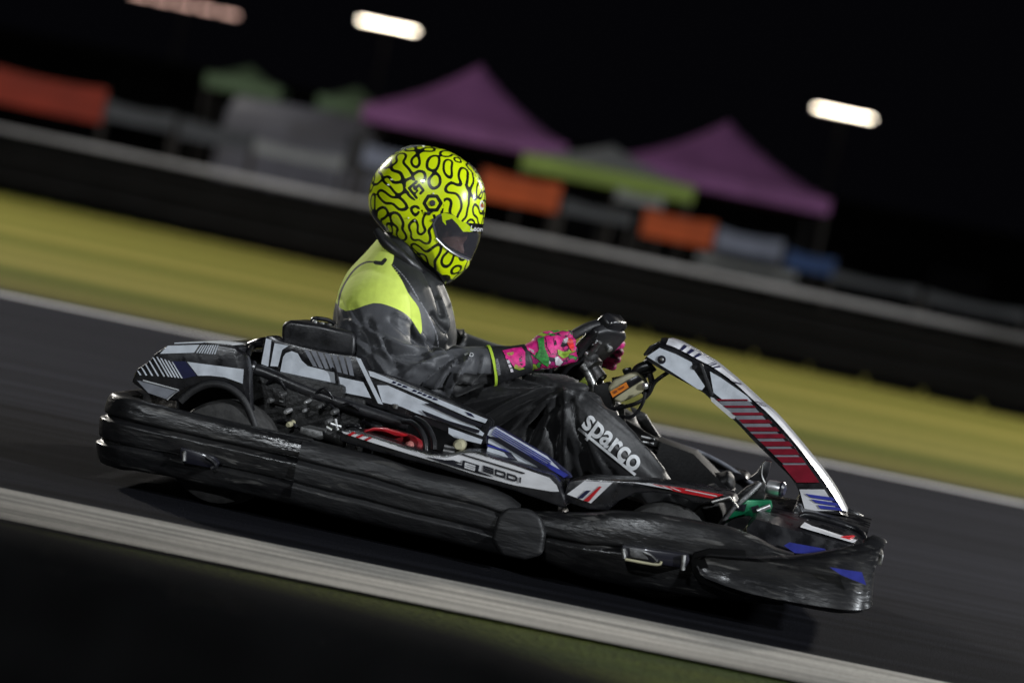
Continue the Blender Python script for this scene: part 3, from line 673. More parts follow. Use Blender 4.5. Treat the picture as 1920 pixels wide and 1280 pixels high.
# small dark print along the cover's upper strip
def text_on(name, body, org, ex, ey, lat, mt, parent, size_px, off=.003, font_off=0, sx=1.0, ext=.0012, shear=0, proj=None, sub=0):
    cu_ = bpy.data.curves.new('t', 'FONT'); cu_.body = body; cu_.size = 1; cu_.offset = font_off; cu_.shear = shear; cu_.resolution_u = 6
    to = bpy.data.objects.new('t', cu_); C.objects.link(to); dg = bpy.context.evaluated_depsgraph_get(); dg.update()
    me = bpy.data.meshes.new_from_object(to.evaluated_get(dg)); C.objects.unlink(to); bpy.data.objects.remove(to)
    if sub:
        bm = bmesh.new(); bm.from_mesh(me)
        bmesh.ops.triangulate(bm, faces=bm.faces)
        for _ in range(sub): bmesh.ops.subdivide_edges(bm, edges=[e for e in bm.edges if e.calc_length() > .05], cuts=1); bmesh.ops.triangulate(bm, faces=bm.faces)
        bm.to_mesh(me); bm.free()
    v = []
    for q in me.vertices:
        px = org[0] + ex[0]*q.co.x*size_px*sx + ey[0]*q.co.y*size_px; py = org[1] + ex[1]*q.co.x*size_px*sx + ey[1]*q.co.y*size_px
        v.append(proj(px, py) if proj else tuple(K(px, py, lat-off)))
    return fin(name, v, [list(p.vertices) for p in me.polygons], mt, parent, smooth=False)
ang = math.atan2(68, 170)
decal('cover_print', [[(738+i*9.5, 714+i*3.9), (744+i*9.5, 716.5+i*3.9), (741+i*9.5+(i%3)*2, 719+i*3.9), (735+i*9.5, 717.5+i*3.9)] for i in (0, 1, 2, 4, 5, 6, 7, 8)] + [[(872, 771), (884, 775), (890, 782), (878, 778)]], LC-.0045, M['navy'], cov)
MB().tube([K(463, 690, LC-.02), K(500, 700, LC-.02), K(565, 728, LC-.02), K(640, 756, LC-.02), K(700, 776, LC-.02), K(765, 798, LC-.01)], .017, 12).build('cover_tube', M['airbox'], kart)
MB().lathe(K(466, 688, LC-.03), (1, 0, .1), [(-.012, .012), (-.006, .019), (.015, .02), (.02, .016)], 16).build('tube_cap', M['black'], kart)
MB().tube([K(622, 690, LC-.008), K(631, 700, LC-.008), K(638, 742, LC-.008)], .004, 8, 3).build('cover_strap', M['black'], cov)
MB().lathe(K(741, 761, LC-.008), (0, 0, 1), [(-.006, .008), (.004, .009), (.006, .006)], 14).build('bolt', M['steel'], cov)
# small hooks
# airbox
ab = [(528, 612), (533, 603), (545, 600), (600, 608), (655, 621), (665, 626), (667, 634), (664, 668), (600, 660), (526, 646)]
abx = plate('airbox', ab, -.36, -.10, M['airbox'], kart, .014, segs=4)
for i in range(5):
    p = K(590+i*14, 606+i*3.4, -.28); MB().lathe(p, (0, 0, 1), [(-.01, .006), (.006, .007), (.009, .004)], 10).build('bolt', M['chrome'], abx)
MB().tube([K(584, 604, -.26), K(590, 597, -.26), K(615, 600, -.26), K(628, 608, -.26)], .006, 8).build('airbox_clip', M['black'], abx)
# engine below the cover
eng = MB()
eng.box(K(560, 770, -.34), (.26, .22, .20)); eng.box(K(640, 790, -.33), (.14, .20, .16)); 
eg = eng.build('engine', M['engine'], kart, bevel=.012)
for k in range(6):
    c = K(562, 738+k*9, -.35); MB().box(c, (.15, .19, .0045)).build('cooling_fin', M['engine'], eg, bevel=.001)
for (px, py, r, ax) in [(507, 750, .008, 'a'), (538, 771, .007, 'c'), (543, 795, .008, 'y'), (615, 790, .007, 'a'), (528, 740, .006, 'a'), (575, 753, .005, 'c'), (572, 769, .005, 'c'), (598, 762, .006, 'a'), (626, 772, .008, 'a')]:
    mt = {'a': M['alu'], 'c': M['chrome'], 'y': M['cream']}[ax]
    MB().lathe(K(px, py, -.47), (.2, 1, .2), [(-.012, r*.7), (-.006, r), (.03, r)], 12).build('engine_bolt', mt, eg)
plate('engine_plate', [(510, 724), (534, 732), (534, 762), (512, 756)], -.462, -.44, M['engine'], eg, .003)
for i in range(3): plate('engine_plate', [(523+i*0, 734+i*8), (531, 736+i*8), (531, 739+i*8), (523, 737+i*8)], -.467, -.46, M['alu'], eg, .001)
for i in range(9):
    a = [(500, 720), (520, 790), (560, 800), (600, 770), (650, 800), (680, 790), (590, 740), (640, 760), (700, 800)][i]
    MB().tube([K(a[0], a[1], -.45), K(a[0]+18, a[1]-12+(i % 3)*10, -.47), K(a[0]+36, a[1]+10, -.45)], .004+.001*(i % 3), 8).build('engine_hose', M['black'], eg)
pip = plate('foot_bracket', [(563, 799), (604, 808), (607, 822), (600, 826), (561, 812)], -.62, -.5, M['alu'], kart, .004)
MB().lathe(K(612, 812, -.6), (1, 0, -.2), [(0, .02), (.05, .022), (.06, .015)], 14).build('bracket_end', M['engine'], pip)
for a, b in (((620, 794), (640, 800)), ((612, 800), (622, 806)), ((628, 785), (633, 806))):
    MB().tube([K(*a, -.62), K(*b, -.62)], .004, 8, 0).build('bracket_bolt', M['chrome'], pip)
# red silencer
rd = MB().tube([K(655, 822, -.5), K(690, 818, -.5), K(725, 820, -.5), K(766, 831, -.5), K(790, 842, -.5)], [.014, .021, .025, .026, .02], 16).build('red_silencer', M['redp'], kart)
plate('red_guard', [(668, 814), (700, 801), (722, 802), (764, 815), (760, 818), (742, 817), (716, 806), (700, 806)], -.56, -.53, M['red'], kart, .002)
MB().lathe(K(768, 835, -.55), (0, 1, 0), [(-.02, .006), (-.01, .012), (.01, .012)], 12).build('silencer_end', mat('pink_rubber', (.5, .18, .16), .6), rd)
# hoops
for dx, r in ((0, .0075), (22, .0075)):
    MB().tube([K(756+dx, 790-dx*.3, -.47), K(772+dx, 792, -.50), K(788+dx*.8, 806, -.53), K(797+dx*.75, 826, -.55), K(799+dx*.7, 850-dx*.3, -.56)], r, 10).build('hoop', M['airbox'], kart)
MB().lathe(K(862, 834, -.5), (0, 1, 0), [(-.03, .010), (-.02, .016), (.03, .016)], 16).build('rubber_buffer', M['cream'], kart)
for p in ((840, 838), (838, 846)): MB().lathe(K(*p, -.52), (1, 0, 0), [(-.01, .006), (.02, .006)], 8).build('bolt', M['alu'], kart)
# --- side pod (both sides)
LP = -.66
po = [(640, 806), (660, 809), (700, 819), (765, 840), (810, 853), (835, 853), (863, 847), (890, 847), (960, 868), (1034, 893), (1048, 908), (1054, 926), (1062, 948), (1056, 952), (1034, 944), (964, 920), (894, 900), (823, 878), (765, 862), (700, 845), (636, 826)]
pods = []
for sg in (1, -1):
    pods.append(MB().prism(KP(po, LP), sg*LP, sg*(LP+.20)).build('side_pod', M['black'], kart, bevel=.006))
pd = pods[0]
decal('white_decal', [[(641, 808), (660, 812), (700, 822), (765, 843), (812, 857), (838, 857), (865, 851), (888, 850), (960, 871), (1030, 895), (1044, 910), (1048, 921), (1034, 921), (964, 909), (894, 890), (823, 867), (765, 850), (700, 830), (644, 812)]], LP, M['pod_white'], pd)
decal('red_decal', [[(651, 814.5), (662, 809), (668, 811), (657, 817)], [(667, 819), (678, 813.5), (684, 815.5), (673, 821)], [(683, 824), (693, 818.5), (698, 820.5), (688, 826)]], LP-.003, M['red'], pd)
decal('pod_lines', [[(865, 851.5), (867, 850), (985, 886), (983, 888)], [(800, 856), (830, 861), (880, 876), (925, 893), (900, 888), (860, 876), (826, 866)], [(826, 862), (850, 862), (866, 868), (838, 866)]], LP-.003, M['line_black'], pd)
u = (math.cos(R(17.5)), math.sin(R(17.5))); vv = (.22, -.975)
def strokes(name, glyphs, org, ex, ey, w, h, gap, th, lat, mt, parent):
    m = MB(); x = 0
    def pt(a, b_): return (org[0]+ex[0]*a+ey[0]*b_, org[1]+ex[1]*a+ey[1]*b_)
    Q = []
    for gl in glyphs:
        gw = w if gl != 'I' else th
        P = {'S': [(1, 1), (0, 1), (0, .5), (1, .5), (1, 0), (0, 0)], 'O': [(0, 0), (0, 1), (1, 1), (1, 0), (0, 0)], 'D': [(0, 0), (0, 1), (.8, 1), (1, .8), (1, .2), (.8, 0), (0, 0)], 'I': [(.5, -.12), (.5, 1.12)]}[gl]
        for a, b_ in zip(P[:-1], P[1:]):
            A_ = np.array((x+a[0]*gw, a[1]*h)); B_ = np.array((x+b_[0]*gw, b_[1]*h)); d_ = (B_-A_)/np.linalg.norm(B_-A_); n_ = np.array((-d_[1], d_[0]))*th/2
            if gl != 'I': A_ = A_-d_*th/2*.98; B_ = B_+d_*th/2*.98
            Q.append([pt(*(A_+n_)), pt(*(A_-n_)), pt(*(B_-n_)), pt(*(B_+n_))])
        x += gw+gap
    for i, q in enumerate(Q): m.prism(KP(q, lat-.0035-.0001*i), lat-.0045-.0001*i, lat-.0035-.0001*i)
    return m.build(name, mt, parent, smooth=False)
strokes('pod_text', 'SODI', (907, 882), u, (.10, -1), 17, 8.2, 6.2, 3.2, LP, M['line_black'], pd)
em = decal('pod_emblem', [[(868, 862), (899, 872), (896, 886), (865, 876)]], LP-.003, M['line_black'], pd)
strokes('emblem_mark', 'S', (872, 875.5), u, (.14, -1), 18, 7.5, 0, 2.6, LP-.0022, M['pod_white'], em)
# blue and white side panel
LQ = -.52
bp1 = plate('leg_panel', [(917, 801), (930, 798), (1025, 853), (1068, 888), (1072, 896), (1040, 897), (985, 882), (912, 862), (911, 820)], LQ, LQ+.04, M['navy'], kart, .004)
tag(bp1, 'white panel striped with blue, beside the driver\'s leg')
decal('white_decal', [[(918, 806), (930, 800), (1026, 855), (1050, 880), (1040, 880), (1000, 856), (914, 815)],
                      [(916, 822), (931, 824), (968, 846), (1018, 875), (1012, 880), (990, 872), (975, 868), (958, 848), (915, 830)],
                      [(915, 836), (945, 848), (957, 862), (946, 859), (913, 845)]], LQ, M['white'], bp1)
decal('blue_decal', [[(927-2.0*k, 803+3.4*k), (928-2.0*k, 802.2+3.4*k), (1034-1.2*k, 864.5+3.6*k), (1033-1.2*k, 866+3.6*k)] for k in range(4)] + [[(1028, 868), (1050, 880), (1066, 890), (1058, 895), (1020, 872)],
                     [(915, 833), (947, 842), (956, 848), (914, 836)]], LQ-.003, M['blue'], bp1)
decal('black_decal', [[(914, 817), (935, 820), (1022, 872), (1054, 896), (1040, 896), (1008, 874)]], LQ-.0045, M['line_black'], bp1)
# front pod with tricolour
fp = [(1066, 902), (1100, 897), (1150, 900), (1222, 904), (1300, 915), (1357, 925), (1374, 930), (1382, 944), (1372, 940), (1335, 944), (1300, 941), (1270, 928), (1225, 922), (1192, 924), (1162, 938), (1140, 957), (1105, 955), (1058, 940), (1058, 924)]
fps = [MB().prism(KP(fp, -.60), sg*-.60, sg*-.38).build('front_pod', M['black'], kart, bevel=.005) for sg in (1, -1)]
decal('white_decal', [[(1063, 926), (1096, 901), (1149, 904), (1108, 943)]], -.60, M['pod_white'], fps[0])
decal('blue_decal', [[(1083, 933), (1099, 919), (1108, 919), (1092, 934)]], -.603, M['navy'], fps[0])
decal('red_decal', [[(1094, 938), (1124, 911), (1128, 912), (1104, 940)], ], -.603, M['red'], fps[0])
decal('red_stripe', [[(1222, 907), (1282, 914.5), (1357, 927), (1335, 934), (1267, 921)]], -.603, M['red'], fps[0])
decal('white_decal', [[(1180, 903), (1222, 907), (1262, 918), (1240, 914)]] + [[(1240+i*16, 910+i*2.6), (1244+i*16, 910.5+i*2.6), (1262+i*16, 918+i*2.6), (1256+i*16, 917+i*2.6)] for i in range(2)] + [[(1284, 918), (1286, 917), (1345, 929), (1344, 930.5)]], -.6045, M['pod_white'], fps[0])
MB().tube([K(1335, 941, -.61), K(1368, 932, -.61), K(1384, 952, -.61)], .004, 8, 0).build('pod_edge', M['steel'], fps[0])
# far side panel behind the legs
fpn = plate('far_side_panel', [(1210, 905), (1214, 836), (1232, 822), (1300, 842), (1350, 866), (1412, 908), (1424, 925), (1350, 940)], .40, .46, M['matt'], kart, .006)
MB().tube([K(1232, 823, .39), K(1300, 843, .39), K(1350, 866, .39), K(1384, 888, .39), K(1412, 908, .39)], .006, 8).build('panel_edge', M['grey'], fpn)
plate('far_screen', [(1180, 760), (1210, 775), (1244, 828), (1226, 830), (1200, 810)], .30, .32, M['engine'], kart, .004)
plate('floor_tray', [(1180, 820), (1228, 824), (1300, 850), (1375, 925), (1300, 935), (1180, 900)], .10, .34, M['matt'], kart, .004)
for a, b in (((1202, 818), (1228, 824)), ((1172, 795), (1172, 815)), ((1205, 828), (1226, 832))): MB().tube([K(*a, .05), K(*b, .05)], .004, 8, 0).build('chrome_clip', M['chrome'], kart)
# --- pedals, green stub axle, lamp
gr = MB()
LG = -.34
gr.prism(KP([(1362, 968), (1372, 948), (1392, 936), (1446, 938), (1448, 952), (1438, 968), (1426, 980), (1404, 966), (1376, 972), (1356, 984)], LG), LG, LG+.05)
go = gr.build('stub_axle_bracket', M['green'], kart, bevel=.004)
decal('bracket_slot', [[(1384, 946), (1400, 944), (1396, 958), (1382, 956)], [(1408, 950), (1422, 946), (1424, 956), (1412, 962)]], LG, M['line_black'], go)
MB().tube([K(1420, 958, LG-.01), K(1444, 948, LG-.01)], .007, 10, 0).build('bracket_bolt', M['chrome'], go)
MB().tube([K(1350, 985, LG-.01), K(1372, 955, LG-.01), K(1400, 930, LG-.0), K(1425, 905, LG+.02)], .008, 10).build('steering_rod', M['alu'], kart)
plate('pedal', [(1402, 898), (1418, 886), (1433, 864), (1446, 866), (1442, 885), (1436, 902), (1428, 904)], -.30, -.22, M['black'], kart, .003)
MB().tube([K(1430, 868, -.30), K(1428, 890, -.30), K(1434, 905, -.30)], .003, 8).build('pedal_edge', M['steel'], kart)
plate('heel_guard', [(1376, 934), (1400, 914), (1428, 902), (1437, 908), (1432, 936)], -.32, -.2, M['engine'], kart, .004)
lamp = MB().lathe(K(1452, 915, -.28), (1, -.25, 0), [(-.022, .012), (-.018, .019), (.0, .021), (.018, .02), (.026, .012)], 24).build('chrome_canister', M['chrome'], kart)
MB().lathe(K(1464, 916, -.29), (1, -.25, 0), [(0, .02), (.006, .021), (.012, .015)], 24).build('canister_cap', M['line_black'], lamp)
MB().tube([K(1395, 1000, -.40), K(1408, 985, -.40), K(1425, 968, -.38)], .009, 10).build('tie_rod', M['cream'], kart)
# --- steering wheel
wc = K(1090, 658, 0)
Rw_ = Matrix.Rotation(R(-27), 3, 'Z'); e1 = Rw_ @ Vector((.6, 0, .8)); nv = Rw_ @ Vector((-.8, 0, .6)); ey = Rw_ @ Vector((0, 1, 0)); sa = 0.0
ea = e1*math.cos(sa) + ey*math.sin(sa)*-1; eb = ey*math.cos(sa) + e1*math.sin(sa)
def wp(a, b, c=0): return wc + ea*a + eb*b + nv*c
Rw = .124
ring = []
for k in range(40):
    t = 2*math.pi*k/40; rr = Rw*(1 - .10*max(0, -math.cos(t))**3)
    ring.append(wp(rr*math.cos(t)*.92, rr*math.sin(t)))
stw = empty('steering_wheel', (0, 0, 0)); stw.parent = kart
m = MB(); Lr = len(ring); v = []; f = []; nr = 12
for i in range(Lr):
    t = (ring[(i+1) % Lr]-ring[i-1]).normalized(); o = (ring[i]-wc).normalized(); b = t.cross(o)
    for j in range(nr):
        an = 2*math.pi*j/nr; v.append(ring[i]+o*math.cos(an)*.0125+b*math.sin(an)*.015)
for i in range(Lr):
    for j in range(nr): f.append([i*nr+j, i*nr+(j+1) % nr, ((i+1) % Lr)*nr+(j+1) % nr, ((i+1) % Lr)*nr+j])
m.add(v, f).build('rim', M['grip'], stw)
for sy in (-1, 1): MB().tube([wp(0, sy*.03), wp(.0, sy*.13)], [.012, .009], 10, 0).build('spoke', M['engine'], stw)
MB().tube([wp(-.03, 0), wp(-.12, 0)], [.012, .009], 10, 0).build('spoke', M['engine'], stw)
def slab(name, pts, c0, c1, mt, parent, bevel=.004, **k):      # polygon in the wheel plane
    n = len(pts); v = [wp(a, b, c0) for a, b in pts]+[wp(a, b, c1) for a, b in pts]
    return fin(name, v, [list(range(n)), list(range(2*n-1, n-1, -1))]+[[i, (i+1) % n, n+(i+1) % n, n+i] for i in range(n)], mt, parent, bevel=bevel, **k)
slab('hub_pad', [(-.09, -.06), (-.09, .06), (.05, .085), (.105, .08), (.12, .05), (.12, -.05), (.105, -.08), (.05, -.085)], -.038, -.008, M['airbox'], stw, .010, segs=3)
slab('display', [(.05, -.055), (.05, .055), (.138, .05), (.148, .03), (.148, -.03), (.138, -.05)], -.03, .012, M['black'], stw, .009, segs=3)
MB().lathe(wc-nv*.035, -nv, [(0, .03), (.03, .03), (.035, .018), (.07, .018)], 20).build('boss', M['alu'], stw)
for a, b in ((.05, -.04), (.07, -.05), (.03, -.05), (.06, .03)):
    MB().lathe(wp(a, b, -.036), -nv, [(0, .009), (.012, .009), (.014, .005)], 12).build('hub_bolt', M['chrome'], stw)
MB().tube([wp(.03, -.05, -.05), wp(.085, -.06, -.05)], .007, 10, 0).build('paddle', M['alu'], stw)
MB().tube([K(1104, 662, -.0), K(1112, 690, 0), K(1128, 735, 0), K(1190, 860, 0)], .016, 14, 0).build('steering_column', M['airbox'], kart)
MB().lathe(K(1106, 676, -.0), Vector((.3, 0, -.95)), [(-.02, .026), (.0, .027), (.004, .022)], 20).build('column_collar', M['alu'], kart)
MB().tube([K(1090, 685, -.05), K(1102, 700, -.05), K(1116, 733, -.05)], .012, 12).build('column_stay', M['steel'], kart)
# tank with orange sticker
tk = plate('fuel_tank', [(1139, 727), (1150, 712), (1180, 699), (1194, 697), (1202, 706), (1211, 722), (1208, 733), (1180, 748), (1162, 755), (1150, 750)], -.10, .06, M['cream'], kart, .014, segs=4)
plate('tank_band', [(1141, 737), (1177, 712), (1196, 703), (1206, 712), (1180, 728), (1150, 748)], -.104, -.09, M['black'], tk, .002)
decal('orange_sticker', [[(1144, 734), (1174, 716), (1179, 726), (1149, 745)]], -.105, M['orange'], tk)
decal('sticker_print', [[(1150, 734), (1156, 731), (1158, 734), (1152, 738)], [(1160, 729), (1170, 723), (1171, 726), (1162, 731)]], -.107, mat('dark_orange_print', (.22, .05, .01), .5), tk)
plate('tank_cap', [(1166, 692), (1181, 688), (1185, 702), (1171, 706)], -.04, 0, M['black'], tk, .003)
MB().lathe(K(1206, 722, -.1), (1, -.4, -.1), [(0, .008), (.01, .01), (.014, .006)], 12).build('tank_bolt', M['chrome'], tk)
MB().tube([K(1252, 698, -.1), K(1228, 716, -.1), K(1215, 740, -.1), K(1190, 757, -.1), K(1142, 768, -.08)], .006, 10).build('cable', M['black'], kart)
MB().tube([K(1210, 735, -.12), K(1204, 758, -.12), K(1186, 780, -.12), K(1160, 781, -.1)], .0045, 8).build('cable', M['black'], kart)
MB().tube([K(1218, 700, -.08), K(1222, 722, -.08), K(1206, 740, -.08)], .009, 10).build('cable', M['black'], kart)
MB().tube([K(1140, 760, 0), K(1158, 820, .0)], .008, 10, 0).build('tank_stay', M['steel'], kart)
MB().tube([K(1165, 757, .05), K(1168, 810, .05)], .009, 10, 0).build('tank_stay', M['alu'], kart)
plate('tank_mount', [(1112, 722), (1140, 716), (1150, 740), (1148, 765), (1128, 770), (1114, 745)], -.07, .07, M['matt'], kart, .006)
for p in ((1118, 704), (1128, 709)): MB().lathe(K(*p, -.04), (0, 0, 1), [(0, .006), (.008, .006), (.01, .003)], 10).build('bolt', M['chrome'], kart)
MB().tube([K(1104, 690, -.02), K(1112, 708, -.02)], .005, 8, 0).build('bolt_rod', M['chrome'], kart)
# seat
sv = []
for (px, py, hw) in [(628, 600, .17), (640, 640, .19), (652, 700, .20), (668, 760, .20), (705, 800, .20), (780, 822, .19), (850, 835, .17)]:
    sv.append((px, py, hw))
v = []; f = []
for (px, py, hw) in sv:
    for k in range(9):
        t = k/8*2-1; p = K(px, py, 0); v.append((p.x+.05*t*t, hw*t, p.z+.05*abs(t)**3))
for i in range(len(sv)-1):
    for j in range(8): f.append([i*9+j, i*9+j+1, i*9+j+10, i*9+j+9])
so = fin('seat', v, f, M['black'], kart); md = so.modifiers.new('s', 'SOLIDIFY'); md.thickness = .008
# ================================================================== driver
person = empty('person', (0, 0, 0), YAW, 'racing driver in lime and dark grey suit, patterned yellow helmet and pink gloves, seated leaning forward and gripping the steering wheel', 'person')
person['label'] = 'kart driver in lime and grey suit and patterned yellow helmet, gripping the steering wheel'
def sdpoly(P, poly):
    P = np.asarray(P, float); poly = np.asarray(poly, float); n = len(poly)
    d = np.full(len(P), 1e9); ins = np.zeros(len(P), bool)
    for i in range(n):
        a = poly[i]; b = poly[(i+1) % n]; e = b-a; w = P-a
        t = np.clip((w@e)/max(e@e, 1e-9), 0, 1); d = np.minimum(d, np.hypot(*(w-np.outer(t, e)).T))
        c = (a[1] <= P[:, 1]) != (b[1] <= P[:, 1])
        with np.errstate(divide='ignore', invalid='ignore'):
            xx = a[0]+(P[:, 1]-a[1])*(e[0]/e[1] if e[1] else 0)
        ins ^= (c & (P[:, 0] < xx))
    return np.where(ins, d, -d)
def dline(P, line):
    P = np.asarray(P, float); d = np.full(len(P), 1e9)
    for a, b in zip(line[:-1], line[1:]):
        a = np.array(a, float); b = np.array(b, float); e = b-a; w = P-a
        t = np.clip((w@e)/max(e@e, 1e-9), 0, 1); d = np.minimum(d, np.hypot(*(w-np.outer(t, e)).T))
    return d
def loft(mb, stn, n=26, cap=True, exp=1.0):
    """stn: (centre Vector, r_side, r_plane); closed elliptical tube whose side axis stays close to +y"""
    cs = [list(s[0])+[s[1], s[2]] for s in stn]; cs = cat_rom(cs, 6); v = []; L = len(cs)
    pts = [Vector(c[:3]) for c in cs]
    for i, c in enumerate(cs):
        t = (pts[min(i+1, L-1)]-pts[max(i-1, 0)]).normalized(); a = Vector((0, 1, 0)); a = (a-t*a.dot(t)).normalized(); b = t.cross(a)
        for j in range(n):
            an = 2*math.pi*j/n; ca, sa_ = math.cos(an), math.sin(an)
            ca = math.copysign(abs(ca)**exp, ca); sa_ = math.copysign(abs(sa_)**exp, sa_)
            v.append(pts[i]+a*ca*c[3]+b*sa_*c[4])
    f = [[i*n+j, i*n+(j+1) % n, (i+1)*n+(j+1) % n, (i+1)*n+j] for i in range(L-1) for j in range(n)]
    if cap:
        v.append(pts[0]-(pts[1]-pts[0]).normalized()*min(cs[0][3], cs[0][4])*.5); v.append(pts[-1]+(pts[-1]-pts[-2]).normalized()*min(cs[-1][3], cs[-1][4])*.5)
        f += [[len(v)-2, (j+1) % n, j] for j in range(n)] + [[len(v)-1, (L-1)*n+j, (L-1)*n+(j+1) % n] for j in range(n)]
    mb.add(v, f)
def ball(mb, c, r, n=16, M_=None):
    v = []; f = []
    for i in range(n+1):
        for j in range(2*n):
            th = math.pi*i/n; ph = math.pi*j/n; p = Vector((math.sin(th)*math.cos(ph)*r[0], math.sin(th)*math.sin(ph)*r[1], math.cos(th)*r[2]))
            if M_: p = M_ @ p
            v.append(Vector(c)+p)
    for i in range(n):
        for j in range(2*n): q = i*2*n+j; w = i*2*n+(j+1) % (2*n); f.append([q, w, w+2*n, q+2*n])
    mb.add(v, f)
def remeshed(mb, vox, smooth_it=4):
    o = fin('tmp', mb.v, mb.f, None); bm = bmesh.new(); bm.from_mesh(o.data); bmesh.ops.remove_doubles(bm, verts=bm.verts, dist=1e-6); bm.to_mesh(o.data); bm.free()
    md = o.modifiers.new('r', 'REMESH'); md.mode = 'VOXEL'; md.voxel_size = vox; md.use_smooth_shade = True
    sm = o.modifiers.new('s', 'SMOOTH'); sm.factor = .5; sm.iterations = smooth_it
    dg = bpy.context.evaluated_depsgraph_get(); dg.update(); me = bpy.data.meshes.new_from_object(o.evaluated_get(dg))
    C.objects.unlink(o); bpy.data.objects.remove(o)
    return me
def getv(me):
    a = np.empty(len(me.vertices)*3); me.vertices.foreach_get('co', a); a = a.reshape(-1, 3)
    b = np.empty(len(me.vertices)*3); me.vertices.foreach_get('normal', b); return a, b.reshape(-1, 3)
def setv(me, V): me.vertices.foreach_set('co', np.asarray(V, 'f').ravel()); me.update()
def attr(me, name, val):
    at = me.attributes.new(name, 'FLOAT', 'POINT'); at.data.foreach_set('value', np.asarray(val, 'f'))
def add_obj(name, me, mt, parent):
    o = bpy.data.objects.new(name, me); C.objects.link(o); me.materials.clear(); me.materials.append(mt); o.parent = parent
    me.polygons.foreach_set('use_smooth', [True]*len(me.polygons)); return o
def Kv(px, py, lat): p = K(px, py, lat); return Vector((p.x, lat, p.z))
b = MB()
loft(b, [(Kv(742, 790, 0), .19, .14), (Kv(742, 740, 0), .195, .150), (Kv(742, 690, 0), .20, .160), (Kv(740, 630, 0), .205, .175), (Kv(738, 570, 0), .21, .165),
         (Kv(742, 520, 0), .19, .135), (Kv(750, 480, 0), .13, .085), (Kv(768, 450, 0), .085, .065), (Kv(785, 425, 0), .07, .06)])
# near arm, far arm
loft(b, [(Kv(706, 545, -.13), .07, .095), (Kv(700, 580, -.20), .085, .105), (Kv(702, 630, -.255), .080, .100), (Kv(722, 678, -.285), .078, .092), (Kv(768, 704, -.29), .072, .080),
         (Kv(835, 700, -.27), .062, .068), (Kv(890, 688, -.245), .054, .058), (Kv(945, 680, -.22), .044, .048)])
loft(b, [(Kv(735, 545, .13), .07, .095), (Kv(760, 590, .22), .08, .095), (Kv(800, 635, .27), .075, .085), (Kv(850, 662, .28), .07, .070),
         (Kv(930, 678, .25), .058, .052), (Kv(1010, 680, .21), .048, .044), (Kv(1088, 668, .17), .04, .04)])
# legs
loft(b, [(Kv(770, 800, -.10), .10, .11), (Kv(860, 790, -.14), .10, .105), (Kv(960, 765, -.18), .092, .092), (Kv(1040, 752, -.20), .080, .078), (Kv(1072, 770, -.205), .078, .082)])
loft(b, [(Kv(1048, 755, -.20), .078, .072), (Kv(1080, 790, -.20), .082, .092), (Kv(1130, 838, -.185), .080, .090), (Kv(1190, 885, -.16), .068, .072), (Kv(1240, 925, -.14), .052, .050)])
loft(b, [(Kv(790, 800, .10), .10, .11), (Kv(880, 780, .14), .10, .10), (Kv(980, 750, .18), .09, .085), (Kv(1070, 733, .20), .076, .07), (Kv(1095, 750, .2), .07, .07)])
loft(b, [(Kv(1075, 735, .20), .072, .068), (Kv(1130, 790, .19), .076, .078), (Kv(1200, 850, .17), .065, .065), (Kv(1260, 900, .15), .05, .05)])
# dark drape of the suit between the legs
loft(b, [(Kv(880, 805, 0), .13, .07), (Kv(960, 800, 0), .13, .06), (Kv(1020, 810, 0), .10, .05)])
# loose fabric below the near thigh
loft(b, [(Kv(900, 830, -.16), .075, .09), (Kv(980, 830, -.18), .08, .11), (Kv(1050, 835, -.18), .08, .10), (Kv(1110, 860, -.17), .075, .085)])
# shoes
for sg, x, y, lt in ((-1, 1250, 925, -.14), (1, 1275, 900, .15)):
    loft(b, [(Kv(x-12, y+4, lt), .042, .045), (Kv(x+20, y+14, lt), .042, .042), (Kv(x+60, y+8, lt*.95), .044, .034), (Kv(x+95, y-2, lt*.9), .038, .026)])
# neck and head with a face, inside the helmet
hc = Kv(800, 398, 0)
loft(b, [(Kv(775, 470, 0), .06, .062), (Kv(788, 430, 0), .058, .06), (hc, .06, .07)])
ball(b, hc, (.092, .074, .105)); ball(b, Kv(838, 440, 0), (.045, .05, .06)); ball(b, Kv(866, 442, 0), (.018, .014, .022)); ball(b, Kv(848, 470, 0), (.035, .038, .03)); ball(b, Kv(853, 415, 0), (.02, .055, .012))
me = remeshed(b, .0062, 5)
V, Nn = getv(me); P2 = pj(V)
near = np.clip(-Nn[:, 1]*1.8+.35, 0, 1)
vis = ((P2[:, 1] > 430)).astype(float)
rot = lambda p: p
disp = np.zeros(len(V))
def nz(V, s, off=(0, 0, 0)):
    return np.array([mnoise.noise(Vector((v[0]*s[0]+off[0], v[1]*s[1]+off[1], v[2]*s[2]+off[2]))) for v in V])
leg = (P2[:, 0] > 850) & (P2[:, 1] > 700) | (P2[:, 1] > 745)
jac = ~leg
n1 = nz(V, (9, 9, 13)); n2 = nz(V, (22, 16, 26), (5, 2, 1)); n3 = nz(V, (40, 30, 40), (3, 7, 9))
shd = np.clip((P2[:, 1]-560)/60, .25, 1); disp += jac*shd*(n1*.005 + n3*.0003)
# legs: long folds running from the knee
kx, ky = 1050, 720
an = np.arctan2(P2[:, 1]-ky, P2[:, 0]-kx); rr = np.hypot(P2[:, 0]-kx, P2[:, 1]-ky)
fold = np.array([mnoise.noise(Vector((a*7.5, r*.006, v*6))) for a, r, v in zip(an, rr, V[:, 1])])
shin = sdpoly(P2, [(1075, 740), (1110, 745), (1260, 895), (1190, 925), (1080, 790)]) > -4
disp += leg*np.where(shin, .25, 1)*((.35-np.abs(fold)*2.2)*.011*np.clip(rr/60, .15, 1) + n1*.003)
